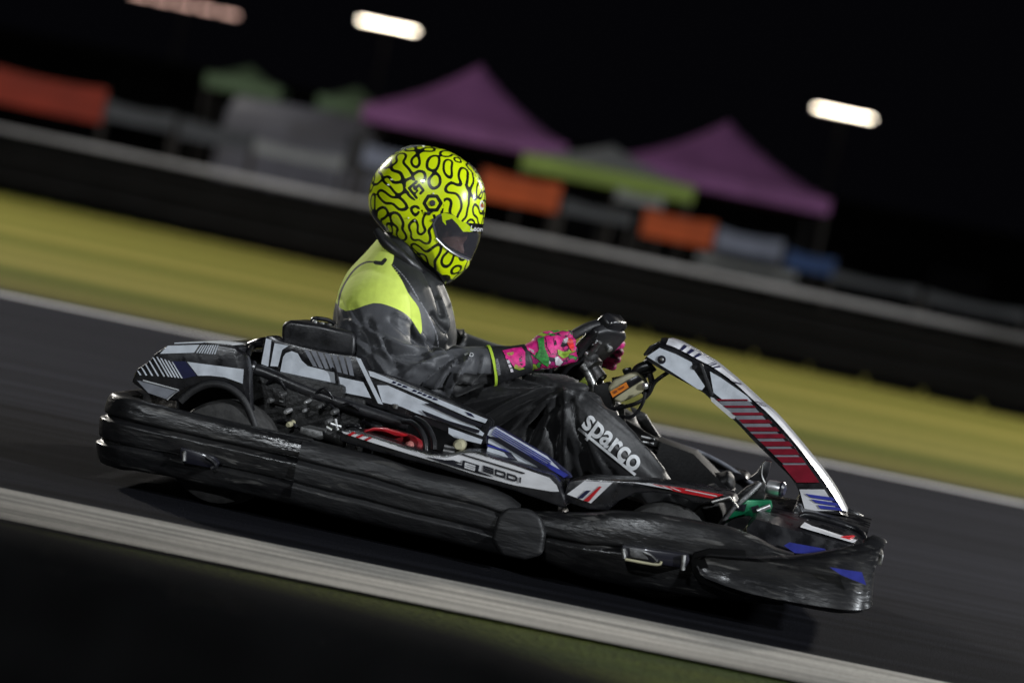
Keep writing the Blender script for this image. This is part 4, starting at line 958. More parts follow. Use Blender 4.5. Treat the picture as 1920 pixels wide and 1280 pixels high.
# hand-placed creases (picture points, width px, depth m)
CR = [([(650, 600), (680, 612), (716, 640)], 4, .009), ([(690, 700), (730, 712), (775, 700)], 5, .010), ([(668, 640), (700, 668), (726, 700)], 5, .011), ([(742, 590), (772, 606), (796, 636)], 4, .009), ([(800, 690), (840, 690), (880, 676)], 4, .008), ([(740, 660), (790, 662), (815, 655)], 4, -.009), ([(826, 560), (838, 600), (836, 640)], 4, .009),
      ([(690, 600), (720, 640), (745, 690)], 7, -.012), ([(712, 628), (755, 650), (792, 655)], 7, .012), ([(706, 645), (750, 668), (800, 672)], 6, -.012), ([(716, 655), (760, 684), (812, 684)], 6, .010),
      ([(705, 612), (716, 650), (742, 684)], 6, .010), ([(733, 600), (760, 622), (788, 648)], 7, -.010), ([(770, 610), (792, 640), (806, 668)], 6, .010),
      ([(760, 700), (800, 680), (840, 668)], 6, .012), ([(790, 725), (812, 700), (850, 672)], 6, -.012), ([(812, 728), (830, 705), (856, 676)], 6, .014), ([(846, 720), (866, 690), (880, 668)], 6, .012), ([(835, 722), (848, 690), (862, 676)], 5, -.012),
      ([(800, 640), (830, 655), (860, 668)], 5, -.012), ([(812, 590), (835, 620), (845, 650)], 6, -.010), ([(860, 600), (868, 640), (850, 655), (815, 660)], 5, .012), ([(880, 720), (898, 700), (906, 670)], 6, .009),
      ([(636, 560), (655, 610), (662, 660)], 6, -.008), ([(660, 575), (690, 640), (700, 700)], 7, -.009), ([(725, 735), (770, 730), (830, 735)], 8, -.012),
      ([(792, 500), (815, 540), (830, 590)], 6, -.010), ([(805, 500), (826, 530), (842, 570)], 5, .010), ([(835, 530), (848, 560), (866, 600)], 5, -.007),
      ([(940, 820), (990, 770), (1060, 735)], 8, .014), ([(960, 835), (1010, 790), (1070, 748)], 8, -.014), ([(905, 800), (960, 765), (1040, 728)], 7, -.012), ([(900, 785), (960, 750), (1030, 722)], 6, .010),
      ([(1045, 745), (1042, 800), (1044, 870)], 6, -.018), ([(1060, 740), (1058, 800), (1062, 880)], 6, .012), ([(1030, 770), (1020, 820), (1000, 860)], 6, .014), ([(1075, 745), (1082, 800), (1110, 880)], 7, -.010),
      ([(1000, 800), (985, 840), (960, 870)], 6, -.014), ([(1100, 742), (1180, 812), (1245, 880)], 4, .006), ([(950, 720), (990, 722), (1030, 720)], 5, -.01)]
for line, w, a in CR:
    L = [(float(x), float(y)) for x, y in cat_rom(line, 5)]
    d = dline(P2, L); disp += 1.35*near*a*np.exp(-(d/w/.75)**1.25)
head = (P2[:, 1] < 480) & (sdpoly(P2, [(700, 300), (905, 300), (905, 500), (840, 520), (770, 452)]) > 0) & (np.abs(V[:, 1]) < .12)
collar = P2[:, 1] < 500
disp *= np.where(head, 0, np.where(collar, .4, 1))
setv(me, V + Nn*disp[:, None])
V2, N2 = getv(me); P2 = pj(V2)
yel = sdpoly(P2, cat_rom([(699, 433), (722, 440), (737, 460), (738, 486), (735, 498), (748, 513), (765, 549), (785, 577), (791, 611), (789, 626), (779, 611), (765, 592), (737, 576), (700, 568), (648, 583), (624, 555), (627, 530), (658, 492), (661, 472), (683, 460)], 3))
yel2 = sdpoly(P2, [(940, 700), (1000, 712), (1100, 706), (1110, 722), (1060, 722), (1040, 714), (960, 722)])
yel2 = np.where((V2[:, 1] > -.03), yel2, -50)      # lime stripe on the far thigh
yel3 = np.where(V2[:, 1] > .02, sdpoly(P2, [(815, 520), (835, 510), (852, 560), (862, 600), (850, 590)]), -50)
yel = np.maximum(np.maximum(yel, yel2), yel3)
seam = dline(P2, [(float(x), float(y)) for x, y in cat_rom([(712, 492), (690, 491), (672, 499), (656, 516), (640, 545), (634, 575), (636, 600)], 5)])
seam = np.minimum(seam, dline(P2, [(735, 497), (752, 520), (768, 548)]))
tabd = dline(P2, [(704, 492), (716, 494), (722, 487)]) - 2.0
seam = np.minimum(seam, tabd); seam = np.where(N2[:, 1] < .4, seam, 50)
greyj = sdpoly(P2, cat_rom([(744, 506), (768, 545), (795, 575), (815, 620), (812, 650), (800, 660), (840, 655), (930, 655), (935, 725), (800, 750), (690, 745), (640, 640), (618, 600), (612, 560), (640, 500)], 2))
greyj = np.where(N2[:, 1] < .55, greyj, -10)
blk = sdpoly(P2, [(605, 600), (612, 556), (640, 510), (662, 468), (664, 492), (634, 536), (626, 566), (640, 640), (625, 640)])
greyj = np.minimum(greyj, -blk)
attr(me, 'yel', yel); attr(me, 'seam', seam); pipe = dline(P2, [(float(x), float(y)) for x, y in cat_rom([(738, 498), (752, 512), (768, 532), (782, 556), (800, 585), (818, 625), (822, 650)], 4)]); pipe = np.minimum(pipe, dline(P2, [(646, 500), (622, 545), (612, 590)])); attr(me, 'pipe', np.where(N2[:, 1] < .3, pipe, 50)); attr(me, 'grey', greyj)
sk = np.where(head, 1.0, 0.0); attr(me, 'skin', sk); attr(me, 'legm', leg.astype(float))
def thresh(n, nm, t0, t1):
    a = n.nodes.new('ShaderNodeAttribute'); a.attribute_name = nm
    r = n.nodes.new('ShaderNodeMapRange'); r.inputs[1].default_value = t0; r.inputs[2].default_value = t1; n.links.new(a.outputs['Fac'], r.inputs[0]); return r.outputs[0]
def mixc(n, f, a, b_):
    m = n.nodes.new('ShaderNodeMixRGB'); n.links.new(f, m.inputs[0])
    for k, q in ((1, a), (2, b_)):
        if isinstance(q, tuple): m.inputs[k].default_value = (*q, 1)
        else: n.links.new(q, m.inputs[k])
    return m.outputs[0]
ms, n, bs = new_mat('racing_suit_fabric')
c = mixc(n, thresh(n, 'grey', -.6, .6), (.012, .013, .014), (.068, .070, .077))
c = mixc(n, thresh(n, 'legm', .4, .6), c, (.013, .013, .014))
c = mixc(n, thresh(n, 'yel', -.5, .5), c, (.66, .80, .13))
c = mixc(n, thresh(n, 'seam', 1.2, 2.2), (.012, .012, .012), c); c = mixc(n, thresh(n, 'pipe', .7, 1.5), (.22, .22, .24), c)
c = mixc(n, thresh(n, 'skin', .4, .6), c, (.42, .22, .15))
tc = n.nodes.new('ShaderNodeTexCoord'); t = n.nodes.new('ShaderNodeTexNoise'); t.inputs['Scale'].default_value = 26; t.inputs['Detail'].default_value = 6
n.links.new(tc.outputs['Object'], t.inputs[0]); r = n.nodes.new('ShaderNodeMapRange'); r.inputs[1].default_value = .3; r.inputs[2].default_value = .7; r.inputs[3].default_value = .94; r.inputs[4].default_value = 1.06
n.links.new(t.outputs[0], r.inputs[0]); mx = n.nodes.new('ShaderNodeVectorMath'); mx.operation = 'SCALE'; n.links.new(c, mx.inputs[0]); n.links.new(r.outputs[0], mx.inputs['Scale']); n.links.new(mx.outputs[0], bs.inputs['Base Color'])
ry = n.nodes.new('ShaderNodeMapRange'); ry.inputs[3].default_value = .50; ry.inputs[4].default_value = .80; n.links.new(thresh(n, 'yel', -.5, .5), ry.inputs[0]); n.links.new(ry.outputs[0], bs.inputs['Roughness']); bs.inputs['Sheen Weight'].default_value = .1; bs.inputs['Specular IOR Level'].default_value = .35
wv = n.nodes.new('ShaderNodeTexNoise'); wv.inputs['Scale'].default_value = 45; wv.inputs['Detail'].default_value = 5; n.links.new(tc.outputs['Object'], wv.inputs[0])
bp = n.nodes.new('ShaderNodeBump'); bp.inputs['Distance'].default_value = .0014; n.links.new(wv.outputs[0], bp.inputs['Height']); n.links.new(bp.outputs[0], bs.inputs['Normal'])
body = add_obj('body', me, ms, person)
bm_ = bmesh.new(); bm_.from_mesh(me)
from mathutils.bvhtree import BVHTree
bvh = BVHTree.FromBMesh(bm_); bm_.free()
camL = RKi @ CAMP
def hit(bv, px, py, off=.003, dflt=-.27):
    d = (RKi @ ray(px, py)).normalized(); h = bv.ray_cast(camL, d)
    return tuple(h[0]-d*off) if h[0] else tuple(K(px, py, dflt))
def blegs(px, py): return hit(bvh, px, py, .0045)
# lettering on the shin
us = (math.cos(R(41.5)), math.sin(R(41.5))); vs_ = (math.sin(R(36)), -math.cos(R(36)))
tx = text_on('leg_lettering', 'sparco', (1089, 797), us, vs_, 0, M['txt'], person, 58, proj=blegs, sub=2, font_off=.022, sx=.86)
m = MB(); v = []
for i in range(30):
    a = (1086+ (1193-1086)*i/29, 801+(888-801)*i/29)
    v += [blegs(*a), blegs(a[0]-3.2, a[1]+4)]
m.add(v, [[2*i, 2*i+2, 2*i+3, 2*i+1] for i in range(29)]).build('leg_underline', M['txt'], person, smooth=False)
tx2 = text_on('sleeve_print', 'D', (879, 667), (.95, .3), (.35, -.92), 0, M['txt'], person, 11, proj=blegs, sub=1, font_off=.01)
m = MB(); v = []; m.add([blegs(*q) for q in ((870, 663), (877, 661), (878, 663), (872, 667))], [[0, 1, 2, 3]]).build('sleeve_print', M['txt'], person, smooth=False)
# black shoulder tab
# stiff collar edge
m = MB(); m.tube([Kv(706, 432, -.09), Kv(724, 455, -.11), Kv(748, 476, -.115), Kv(775, 500, -.10), Kv(797, 512, -.05)], [.010, .016, .018, .016, .01], 12).build('suit_collar', M['airbox'], person)
# ------------------------------------------------------------------ gloves
def glove(rim, f, w, out, wrist, name, mt):
    b = MB(); f = Vector(f).normalized(); out = Vector(out).normalized(); w = Vector(w); w = (w-f*w.dot(f)).normalized()
    kn = rim - f*.012 + out*.030
    # palm: from wrist to knuckles
    pal = [(wrist, .030, .036), (wrist.lerp(kn, .35)+out*.004, .030, .042), (wrist.lerp(kn, .7)+out*.004, .029, .047), (kn-out*.006, .022, .046)]
    loft(b, pal)
    ln = [.9, 1.0, .96, .80]
    for i in range(4):
        o = w*(.034-.0225*i); L = ln[i]
        b.tube([kn+o-f*.012, kn+o+f*.008*L, rim+o+f*.030*L+out*.020, rim+o+f*.033*L-out*.006, rim+o+f*.012-out*.027, rim+o-f*.010-out*.024], [.0135, .0135, .0128, .0120, .0112, .0095], 12, 5)
    tb_ = wrist.lerp(kn, .45)+w*.030
    b.tube([tb_-out*.0, tb_.lerp(rim, .4)+w*.026-out*.004, rim-f*.012+w*.046-out*.016, rim+f*.010+w*.046-out*.022], [.018, .0155, .0135, .0105], 12, 5)
    me = remeshed(b, .0026, 3)
    return add_obj(name, me, mt, person), me
mg, n, bs = new_mat('pink_patterned_glove'); tc = n.nodes.new('ShaderNodeTexCoord')
mp = n.nodes.new('ShaderNodeMapping'); mp.inputs['Rotation'].default_value = (0, .7, 0); mp.inputs['Scale'].default_value = (46, 36, 80); n.links.new(tc.outputs['Object'], mp.inputs[0])
vo = n.nodes.new('ShaderNodeTexVoronoi'); vo.inputs['Scale'].default_value = 1; vo.inputs['Randomness'].default_value = 1; 
dn = n.nodes.new('ShaderNodeTexNoise'); dn.inputs['Scale'].default_value = 60; n.links.new(tc.outputs['Object'], dn.inputs[0])
vm = n.nodes.new('ShaderNodeVectorMath'); vm.operation = 'MULTIPLY_ADD'; n.links.new(dn.outputs['Color'], vm.inputs[0]); vm.inputs[1].default_value = (1.1, 1.1, 1.1); n.links.new(mp.outputs[0], vm.inputs[2]); n.links.new(vm.outputs[0], vo.inputs['Vector'])
rp = n.nodes.new('ShaderNodeValToRGB'); rp.color_ramp.interpolation = 'CONSTANT'; sep = n.nodes.new('ShaderNodeSeparateColor'); n.links.new(vo.outputs['Color'], sep.inputs[0]); n.links.new(sep.outputs[0], rp.inputs[0])
els = [(0, (.50, .008, .15)), (.36, (.33, .006, .13)), (.50, (.03, .22, .03)), (.60, (.60, .02, .20)), (.70, (.012, .012, .02)), (.78, (.26, .38, .03)), (.86, (.55, .42, .50)), (.92, (.50, .01, .14))]
for i, (p, c) in enumerate(els):
    e = rp.color_ramp.elements[i] if i < 2 else rp.color_ramp.elements.new(p); e.position = p; e.color = (*c, 1)
vo2 = n.nodes.new('ShaderNodeTexVoronoi'); vo2.feature = 'DISTANCE_TO_EDGE'; vo2.inputs['Scale'].default_value = 1; n.links.new(vm.outputs[0], vo2.inputs['Vector'])
r_ = n.nodes.new('ShaderNodeMapRange'); r_.inputs[1].default_value = .03; r_.inputs[2].default_value = .06; n.links.new(vo2.outputs[0], r_.inputs[0])
cc = mixc(n, r_.outputs[0], (.03, .01, .03), rp.outputs[0]); n.links.new(cc, bs.inputs['Base Color']); bs.inputs['Roughness'].default_value = .6
bp = n.nodes.new('ShaderNodeBump'); bp.inputs['Distance'].default_value = .0015; n.links.new(dn.outputs[0], bp.inputs['Height']); n.links.new(bp.outputs[0], bs.inputs['Normal'])
# near hand
rn = K(1052, 655, -.135); wrn = Kv(985, 672, -.195)
fdir = (Kv(1062, 650, -.15)-Kv(985, 672, -.16)).normalized()
g1, g1m = glove(rn, fdir, (-.3, 0, 1), (0.05, -1, .12), wrn, 'glove', mg)
rfar = wp(0, .142); 
rfar = K(1137, 660, .125); rfar = Vector((rfar.x, .125, rfar.z))
g2, _ = glove(rfar, (.93, 0, -.1), (.2, 0, 1), (0.1, 1, 0), Kv(1088, 668, .18), 'glove', mg)
# gauntlets
def sleeve(stn, name, mt):
    b = MB(); loft(b, stn, 32, True); return b.build(name, mt, person, sharp=60)
gm1 = sleeve([(Kv(921, 686, -.235), .049, .056), (Kv(940, 683, -.228), .047, .052), (Kv(965, 678, -.216), .042, .045), (Kv(990, 671, -.205), .034, .040)], 'gauntlet', mat('black_glove_cuff', (.012, .012, .014), .55, nscale=60, nvar=.4, bump=.002, bscale=60))
for s in ((Kv(921, 686, -.235), .0505, .0580), (Kv(926, 685, -.234), .050, .0575)): pass
m = MB(); v = []; f = []
for i, (x, y, l, a, c) in enumerate([(919, 686, -.2355, .0485, .0555), (919, 686, -.2355, .0505, .0578), (924, 685, -.2335, .0502, .0574), (924, 685, -.2335, .048, .0545)]):
    p = Kv(x, y, l); t = (Kv(965, 678, -.216)-Kv(921, 686, -.235)).normalized(); aa = Vector((0, 1, 0)); aa = (aa-t*aa.dot(t)).normalized(); bb = t.cross(aa)
    for j in range(32): an = 2*math.pi*j/32; v.append(p+aa*math.cos(an)*a+bb*math.sin(an)*c)
for i in range(4):
    for j in range(32): f.append([i*32+j, i*32+(j+1) % 32, ((i+1) % 4)*32+(j+1) % 32, ((i+1) % 4)*32+j])
m.add(v, f).build('cuff_trim', M['lime'], gm1)
bmt = bmesh.new(); bmt.from_mesh(gm1.data); bvg = BVHTree.FromBMesh(bmt); bmt.free()
bmt = bmesh.new(); bmt.from_mesh(g1m); bvh1 = BVHTree.FromBMesh(bmt); bmt.free()
def pg(px, py): 
    d = (RKi @ ray(px, py)).normalized(); hs_ = [h for h in (bvg.ray_cast(camL, d), bvh1.ray_cast(camL, d)) if h[0]]
    if not hs_: return tuple(K(px, py, -.26))
    h = min(hs_, key=lambda q: q[3]); return tuple(h[0]-d*.0025)
def patch(name, poly, mt, sub=5, parent=None):
    bm = bmesh.new(); vs = [bm.verts.new((a, b, 0)) for a, b in poly]; bm.faces.new(vs); bmesh.ops.triangulate(bm, faces=bm.faces)
    for _ in range(3): bmesh.ops.subdivide_edges(bm, edges=[e for e in bm.edges if e.calc_length() > 3], cuts=1); bmesh.ops.triangulate(bm, faces=bm.faces)
    v = [pg(q.co.x, q.co.y) for q in bm.verts]; bm.verts.ensure_lookup_table(); bm.verts.index_update(); f = [[w.index for w in fc.verts] for fc in bm.faces]; bm.free()
    return fin(name, v, f, mt, parent or gm1)
M['pink'] = mat('pink_fabric', (.62, .01, .20), .6, nscale=80, nvar=.35, bump=.001, bscale=90); M['gfab'] = mat('green_fabric', (.03, .24, .04), .6, nscale=90, nvar=.5, bump=.001, bscale=90)
M['limef'] = mat('lime_print', (.22, .36, .02), .6, nscale=90, nvar=.4); M['whf'] = mat('white_print', (.55, .52, .56), .6, nscale=90, nvar=.3); M['redf'] = mat('red_fabric', (.62, .02, .02), .6, nscale=80, nvar=.3)
patch('cuff_patch', [(942, 657), (958, 653), (978, 650), (985, 660), (985, 685), (975, 692), (964, 688), (952, 672)], M['pink'])
patch('cuff_patch', [(950, 662), (962, 659), (964, 664), (954, 667)], M['limef']); patch('cuff_patch', [(972, 663), (978, 663), (980, 684), (975, 686)], M['line_black'])
patch('cuff_patch', [(966, 683), (978, 687), (984, 691), (974, 694), (964, 690)], M['limef'])
patch('cuff_text', [(929, 673), (934, 672), (937, 686), (939, 702), (934, 704), (931, 692)], mat('dull_print', (.16, .16, .17), .6, nscale=400, nvar=.9))
for i in range(5): patch('cuff_text', [(944+i*3.0, 659+i*8.2-0), (948.5+i*3.0, 658+i*8.2), (951+i*3.0, 664+i*8.2), (946+i*3.0, 665+i*8.2)], M['pink'] if i < 2 else M['whf'])
patch('back_patch', [(1008, 634), (1020, 631), (1021, 650), (1030, 672), (1028, 688), (1018, 682), (1004, 669), (1011, 655)], M['gfab'])
patch('back_patch', [(985, 646), (1005, 636), (1008, 650), (1003, 666), (990, 656)], M['pink'])
patch('back_print', [(988, 650), (1002, 657), (1001, 662), (989, 654)], M['whf'])
patch('back_patch', [(1024, 632), (1046, 628), (1058, 632), (1052, 646), (1034, 664), (1026, 650)], M['pink'])
patch('back_print', [(1037, 634), (1043, 633), (1044, 646), (1039, 649)], M['line_black'])
patch('finger_patch', [(1066, 633), (1074, 637), (1077, 650), (1074, 660), (1068, 652), (1063, 642)], M['redf'])
patch('finger_patch', [(1056, 636), (1064, 632), (1068, 640), (1060, 643)], M['whf'])
patch('back_print', [(1046, 655), (1060, 660), (1066, 668), (1056, 672), (1046, 664)], M['limef'])
patch('back_print', [(1040, 670), (1046, 668), (1056, 678), (1050, 686), (1042, 684)], M['whf'])
# ------------------------------------------------------------------ helmet
ho = [(769, 277), (794, 273.5), (825, 278), (853, 289), (876, 305), (895, 324), (906, 345), (910, 367), (909.5, 392), (905, 423), (898, 450), (888, 474), (882, 487), (877, 500), (862, 515), (840, 531), (828, 526), (797, 500), (755, 468), (722, 434), (697, 402), (692, 375), (695, 350), (704, 326), (721, 304), (743, 286)]
HC = K(803, 398, 0); HW = .128
hp = [K(a, b_, 0) for a, b_ in ho]; hp = np.array(cat_rom([(p.x-HC.x, p.z-HC.z) for p in hp], 10, True))
tha = np.arctan2(hp[:, 1], hp[:, 0]); rad_ = np.hypot(hp[:, 0], hp[:, 1]); od = np.argsort(tha); tha, rad_ = tha[od], rad_[od]
def hr(t): return np.interp(t, tha, rad_, period=2*math.pi)
NT_, NP_ = 420, 150
def shell(scale=1.0, nt=NT_, np_=NP_):
    T = np.linspace(-math.pi, math.pi, nt, endpoint=False); PH = np.linspace(-math.pi/2+.004, math.pi/2-.004, np_)
    TT, PP = np.meshgrid(T, PH, indexing='ij')
    rr = hr(TT)*scale*np.cos(PP)**.72
    X = rr*np.cos(TT); Z = rr*np.sin(TT)
    down = np.clip((-(Z)*.8+X*.4)/.14, 0, 1)
    wdt = HW*scale*(1-.16*down**1.5)
    Y = wdt*np.sign(np.sin(PP))*np.abs(np.sin(PP))**.92
    V = np.stack([X+HC.x, Y+HC.y, Z+HC.z], -1).reshape(-1, 3)
    f = []
    for i in range(nt):
        i2 = (i+1) % nt
        for j in range(np_-1): f.append((i*np_+j, i2*np_+j, i2*np_+j+1, i*np_+j+1))
    return V, f
VIS = cat_rom([(816, 420), (824, 408), (836, 403), (850, 408), (864, 428), (880, 434), (905, 438), (925, 442), (915, 480), (892, 487), (880, 485), (858, 475), (836, 461), (822, 445)], 3)
def side_px(V):      # project every point through the kart's middle plane, so both sides get the same opening
    W_ = V.copy(); W_[:, 1] = -.11; return pj(W_)
def mkmesh(name, V, f):
    me = bpy.data.meshes.new(name); me.from_pydata([tuple(p) for p in V], [], f); me.update(); return me
V, f = shell(1.0); me = mkmesh('helmet', V, f); SP = side_px(V)
# the squiggle pattern: closed wandering loops grown by a Swift-Hohenberg field on a map of each side of the helmet
N_ = 256; BOX = .62; LAM = .042; kx_ = np.fft.fftfreq(N_, 1/N_)*LAM/BOX; K2 = kx_[:, None]**2+kx_[None, :]**2
PR = np.random.RandomState(3); u_ = PR.normal(size=(N_, N_))*.3; dt = .5; lin = .32-(1-K2)**2
for _ in range(26):
    nl = .5*u_**2-u_**3; u_ = np.real(np.fft.ifft2((np.fft.fft2(u_)+dt*np.fft.fft2(nl))/(1-dt*lin)))
w_ = np.real(np.fft.ifft2(np.fft.fft2(PR.normal(size=(N_, N_)))*np.exp(-((np.sqrt(K2)-1/2.3)/.12)**2))); u_ = u_/u_.std()+.5*w_/w_.std()
gy_, gx_ = np.gradient(u_, BOX/N_); dm_ = (u_-.02)/np.maximum(np.hypot(gx_, gy_), 75)*1000
X_, Y_, Z_ = V[:, 0]-HC.x, V[:, 1], V[:, 2]-HC.z
X_ = X_+.010*nz(V, (13, 13, 13)); Z_ = Z_+.010*nz(V, (13, 13, 13), (9, 4, 2)); th_ = np.arctan2(Z_, X_); col = np.arctan2(np.hypot(X_, Z_)/.155, np.abs(Y_)/HW); ra = col*.150
fx = ((ra*np.cos(th_)/BOX+.5)*N_) % N_; fy = ((ra*np.sin(th_)/BOX+.5)*N_) % N_
ix = np.floor(fx).astype(int); iy = np.floor(fy).astype(int); ax_ = fx-ix; ay_ = fy-iy
def smp(A_): return (A_[ix % N_, iy % N_]*(1-ax_)*(1-ay_)+A_[(ix+1) % N_, iy % N_]*ax_*(1-ay_)+A_[ix % N_, (iy+1) % N_]*(1-ax_)*ay_+A_[(ix+1) % N_, (iy+1) % N_]*ax_*ay_)
d = np.abs(smp(dm_))
# details: pivot hexagon, square spiral
def addline(d, line, w): 
    q = dline(P_, line)*1.5 + 1.6 - (w-2.0)
    return np.where(V[:, 1] < -.02, np.minimum(d, np.maximum(q, 0)), d)
P_ = pj(V)
hx = [(811+16*math.cos(a), 381+15*math.sin(a)) for a in np.linspace(0, 2*math.pi, 7)]
inh = dline(P_, [(811, 381), (811.1, 381)])
d = np.where((inh < 21) & (V[:, 1] < -.02), 9, d); d = addline(d, hx, 4.2)
sp_ = sdpoly(P_, [(764, 352), (782, 338), (798, 356), (782, 374)]); d = np.where((sp_ > -3) & (V[:, 1] < -.02), 9, d)
d = addline(d, [(781, 341), (767, 353), (781, 371)], 3.2); d = addline(d, [(777, 354), (786, 347), (794, 357), (788, 363)], 3.0); d = addline(d, [(776, 350), (783, 358), (776, 364)], 2.0)
attr(me, 'pat', d); attr(me, 'open', sdpoly(SP, VIS))
trim = sdpoly(SP, cat_rom([(690, 398), (700, 402), (724, 430), (756, 461), (798, 492), (826, 516), (842, 524), (848, 540), (800, 530), (740, 480), (680, 420)], 2))
attr(me, 'trim', trim)
mh, n, bs = new_mat('yellow_squiggle_helmet_paint')
c = mixc(n, thresh(n, 'pat', 4.1, 4.6), (.010, .012, .010), (.80, .98, .006)); c = mixc(n, thresh(n, 'trim', -.4, .6), c, (.012, .012, .012))
c = mixc(n, thresh(n, 'open', -5.0, -4.2), c, (.03, .035, .01))
n.links.new(c, bs.inputs['Base Color']); bs.inputs['Roughness'].default_value = .28; bs.inputs['Coat Weight'].default_value = 1; bs.inputs['Coat Roughness'].default_value = .04
tr = n.nodes.new('ShaderNodeBsdfTransparent'); mxs = n.nodes.new('ShaderNodeMixShader'); n.links.new(thresh(n, 'open', -.3, .3), mxs.inputs[0])
n.links.new(bs.outputs[0], mxs.inputs[1]); n.links.new(tr.outputs[0], mxs.inputs[2]); n.links.new(mxs.outputs[0], n.nodes['Material Output'].inputs[0])
helm = add_obj('helmet', me, mh, person)
# inner lining
V, f = shell(.955, 160, 70); ml = mkmesh('helmet_lining', V, f); attr(ml, 'open', sdpoly(side_px(V), VIS))
mi, n, bs = new_mat('black_helmet_lining'); bs.inputs['Base Color'].default_value = (.006, .006, .006, 1); bs.inputs['Roughness'].default_value = .9
tr = n.nodes.new('ShaderNodeBsdfTransparent'); mxs = n.nodes.new('ShaderNodeMixShader'); n.links.new(thresh(n, 'open', 2.5, 3), mxs.inputs[0])
n.links.new(bs.outputs[0], mxs.inputs[1]); n.links.new(tr.outputs[0], mxs.inputs[2]); n.links.new(mxs.outputs[0], n.nodes['Material Output'].inputs[0])
add_obj('lining', ml, mi, helm)
# visor
V, f = shell(1.012, 420, 150); mv = mkmesh('visor', V, f); SPv = side_px(V)
so_ = sdpoly(SPv, [(812, 420), (820, 405), (834, 399), (852, 404), (866, 416), (884, 418), (925, 420), (930, 450), (915, 486), (892, 491), (878, 489), (856, 479), (833, 465), (818, 447)])
keep = set(np.where(so_ > -4)[0].tolist()); f2 = [q for q in f if all(i in keep for i in q)]
mv = mkmesh('visor', V, f2); attr(mv, 'vis', so_)
st_ = sdpoly(SPv, [(868, 420), (884, 417), (940, 419), (940, 440), (904, 438.5), (882, 434)]); attr(mv, 'strip', st_)
yl = sdpoly(SPv, [(828, 394), (848, 402), (866, 412), (886, 431), (880, 434), (867, 434.5), (858, 421), (848, 410), (836, 414), (838, 424), (831, 416)]); attr(mv, 'tab', yl)
mvis, n, bs = new_mat('smoked_visor')
c = mixc(n, thresh(n, 'strip', -.3, .3), (.10, .10, .12), (.008, .008, .010)); c = mixc(n, thresh(n, 'tab', -.3, .3), c, (.55, .72, .01)); n.links.new(c, bs.inputs['Base Color'])
bs.inputs['Roughness'].default_value = .10; bs.inputs['Coat Weight'].default_value = 1; bs.inputs['Coat Roughness'].default_value = .03
tr = n.nodes.new('ShaderNodeBsdfTransparent'); tr.inputs[0].default_value = (.5, .49, .52, 1)
fr = n.nodes.new('ShaderNodeMath'); fr.operation = 'MAXIMUM'; n.links.new(thresh(n, 'strip', -.3, .3), fr.inputs[0]); n.links.new(thresh(n, 'tab', -.3, .3), fr.inputs[1])
fe = n.nodes.new('ShaderNodeMapRange'); n.links.new(thresh(n, 'vis', 4.0, 3.2), fe.inputs[0])
fm = n.nodes.new('ShaderNodeMath'); fm.operation = 'MAXIMUM'; n.links.new(fr.outputs[0], fm.inputs[0]); n.links.new(fe.outputs[0], fm.inputs[1])
fa = n.nodes.new('ShaderNodeMath'); fa.operation = 'MAXIMUM'; n.links.new(fm.outputs[0], fa.inputs[0]); fa.inputs[1].default_value = .34
mx1 = n.nodes.new('ShaderNodeMixShader'); n.links.new(fa.outputs[0], mx1.inputs[0]); n.links.new(tr.outputs[0], mx1.inputs[1]); n.links.new(bs.outputs[0], mx1.inputs[2])
tr2 = n.nodes.new('ShaderNodeBsdfTransparent'); mx2 = n.nodes.new('ShaderNodeMixShader'); n.links.new(thresh(n, 'vis', -.3, .3), mx2.inputs[0])
n.links.new(tr2.outputs[0], mx2.inputs[1]); n.links.new(mx1.outputs[0], mx2.inputs[2]); n.links.new(mx2.outputs[0], n.nodes['Material Output'].inputs[0])
vis = add_obj('visor', mv, mvis, helm)
bmt = bmesh.new(); bmt.from_mesh(mv); bvv = BVHTree.FromBMesh(bmt); bmt.free()
bmt = bmesh.new(); bmt.from_mesh(me); bvhh = BVHTree.FromBMesh(bmt); bmt.free()
text_on('visor_name', 'Leon', (881, 432), (1, .10), (.22, -1), 0, M['pod_white'], vis, 13, proj=lambda a, b_: hit(bvv, a, b_, .0015, -.1), sub=1, font_off=.02, sx=.92)
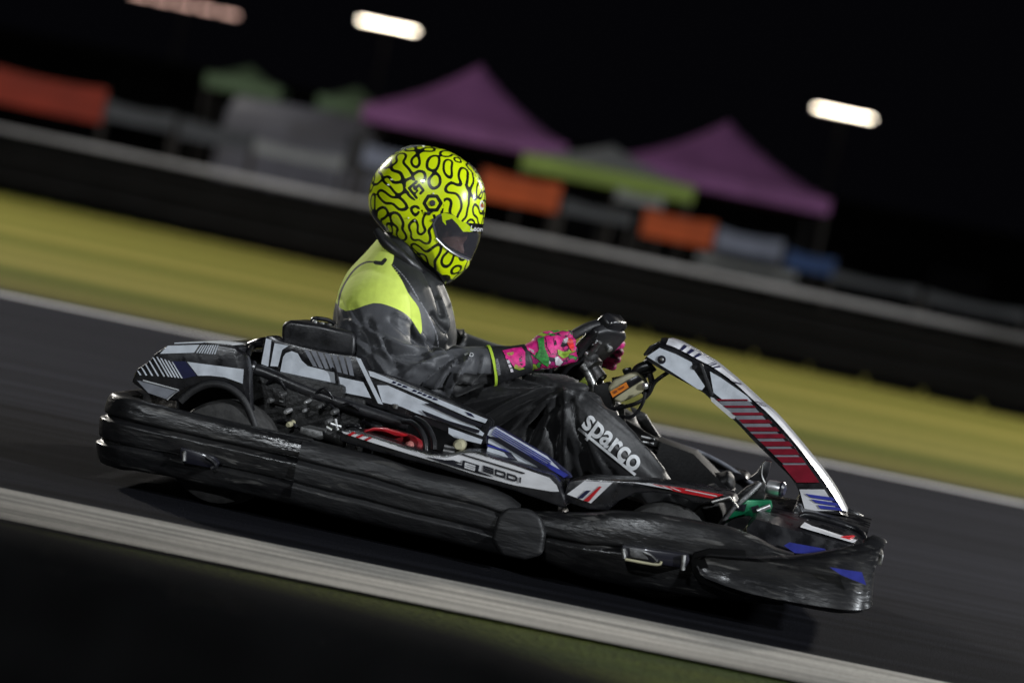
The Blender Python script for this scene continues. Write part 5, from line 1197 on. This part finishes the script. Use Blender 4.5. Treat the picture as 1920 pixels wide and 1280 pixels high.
# round badge on the brow
def onh(px, py, off=.002): return Vector(hit(bvhh, px, py, off, -.03))
m = MB(); v = [onh(903.5+4.2*math.cos(a), 385+9.5*math.sin(a), .0015) for a in np.linspace(0, 2*math.pi, 20, endpoint=False)]
bd_ = m.add(v, [list(range(20))]).build('brow_badge', M['pod_white'], helm, smooth=False)
text_on('badge_text', 'BELL', (901.3, 388), (.55, .05), (.1, -1), 0, M['red'], bd_, 8, proj=lambda a, b_: hit(bvhh, a, b_, .003, -.03), font_off=.02)
# fittings
for px, py, r, mt in ((811, 381, .0085, M['line_black']), (778, 414, .003, M['steel']), (812, 413, .005, M['line_black']), (804, 400, .006, M['line_black']), (813, 363, .0022, M['chrome']), (766, 409, .0022, M['chrome'])):
    p = onh(px, py, 0); nn_ = (Vector((0, -1, .1))).normalized(); MB().lathe(p, nn_, [(-.004, r), (.002, r), (.004, r*.8)], 18).build('helmet_screw', mt, helm)
MB().tube([onh(796, 398, .002), onh(804, 401, .004), onh(815, 393, .004)], .0022, 8).build('visor_latch', M['line_black'], helm)
m = MB(); m.tube([onh(x, y, .003) for x, y in ((818, 447), (835, 464), (857, 479), (878, 488))], .0022, 8).build('visor_edge', M['chrome'], vis)
m = MB(); m.tube([onh(x, y, .001) for x, y in ((745, 325), (738, 345), (752, 300), (749, 290))], .0006, 6, 0)
clr, n, bs = new_mat('clear_plastic'); bs.inputs['Transmission Weight'].default_value = .92; bs.inputs['Roughness'].default_value = .08; bs.inputs['IOR'].default_value = 1.3
def wing(lst, name):
    v = []; f = []
    for i, (x, y, l, h) in enumerate(lst):
        p = Kv(x, y, l); nrm = (p-Vector((HC.x, 0, HC.z))).normalized(); v += [p-nrm*.004, p+nrm*h, p+nrm*h+Vector((0, .003, 0)), p-nrm*.004+Vector((0, .003, 0))]
    for i in range(len(lst)-1):
        for j in range(4): f.append([i*4+j, i*4+(j+1) % 4, i*4+4+(j+1) % 4, i*4+4+j])
    return fin(name, v, f, clr, helm, sharp=60)
wing([(744, 288, -.04, .003), (756, 281, -.04, .006), (770, 276.5, -.03, .006), (784, 275, -.02, .005), (797, 273.5, -.02, .002)], 'top_spoiler')
wing([(878, 306, -.04, .003), (890, 318, -.045, .004), (899, 332, -.045, .004), (905, 348, -.04, .003)], 'brow_spoiler')
for (x, y) in ((794, 274.5), (734, 337), (728, 347)): MB().box(Kv(x, y, -.03) if y < 300 else onh(x, y, .001), (.008, .008, .004)).build('spoiler_screw', M['chrome'], helm, bevel=.001)
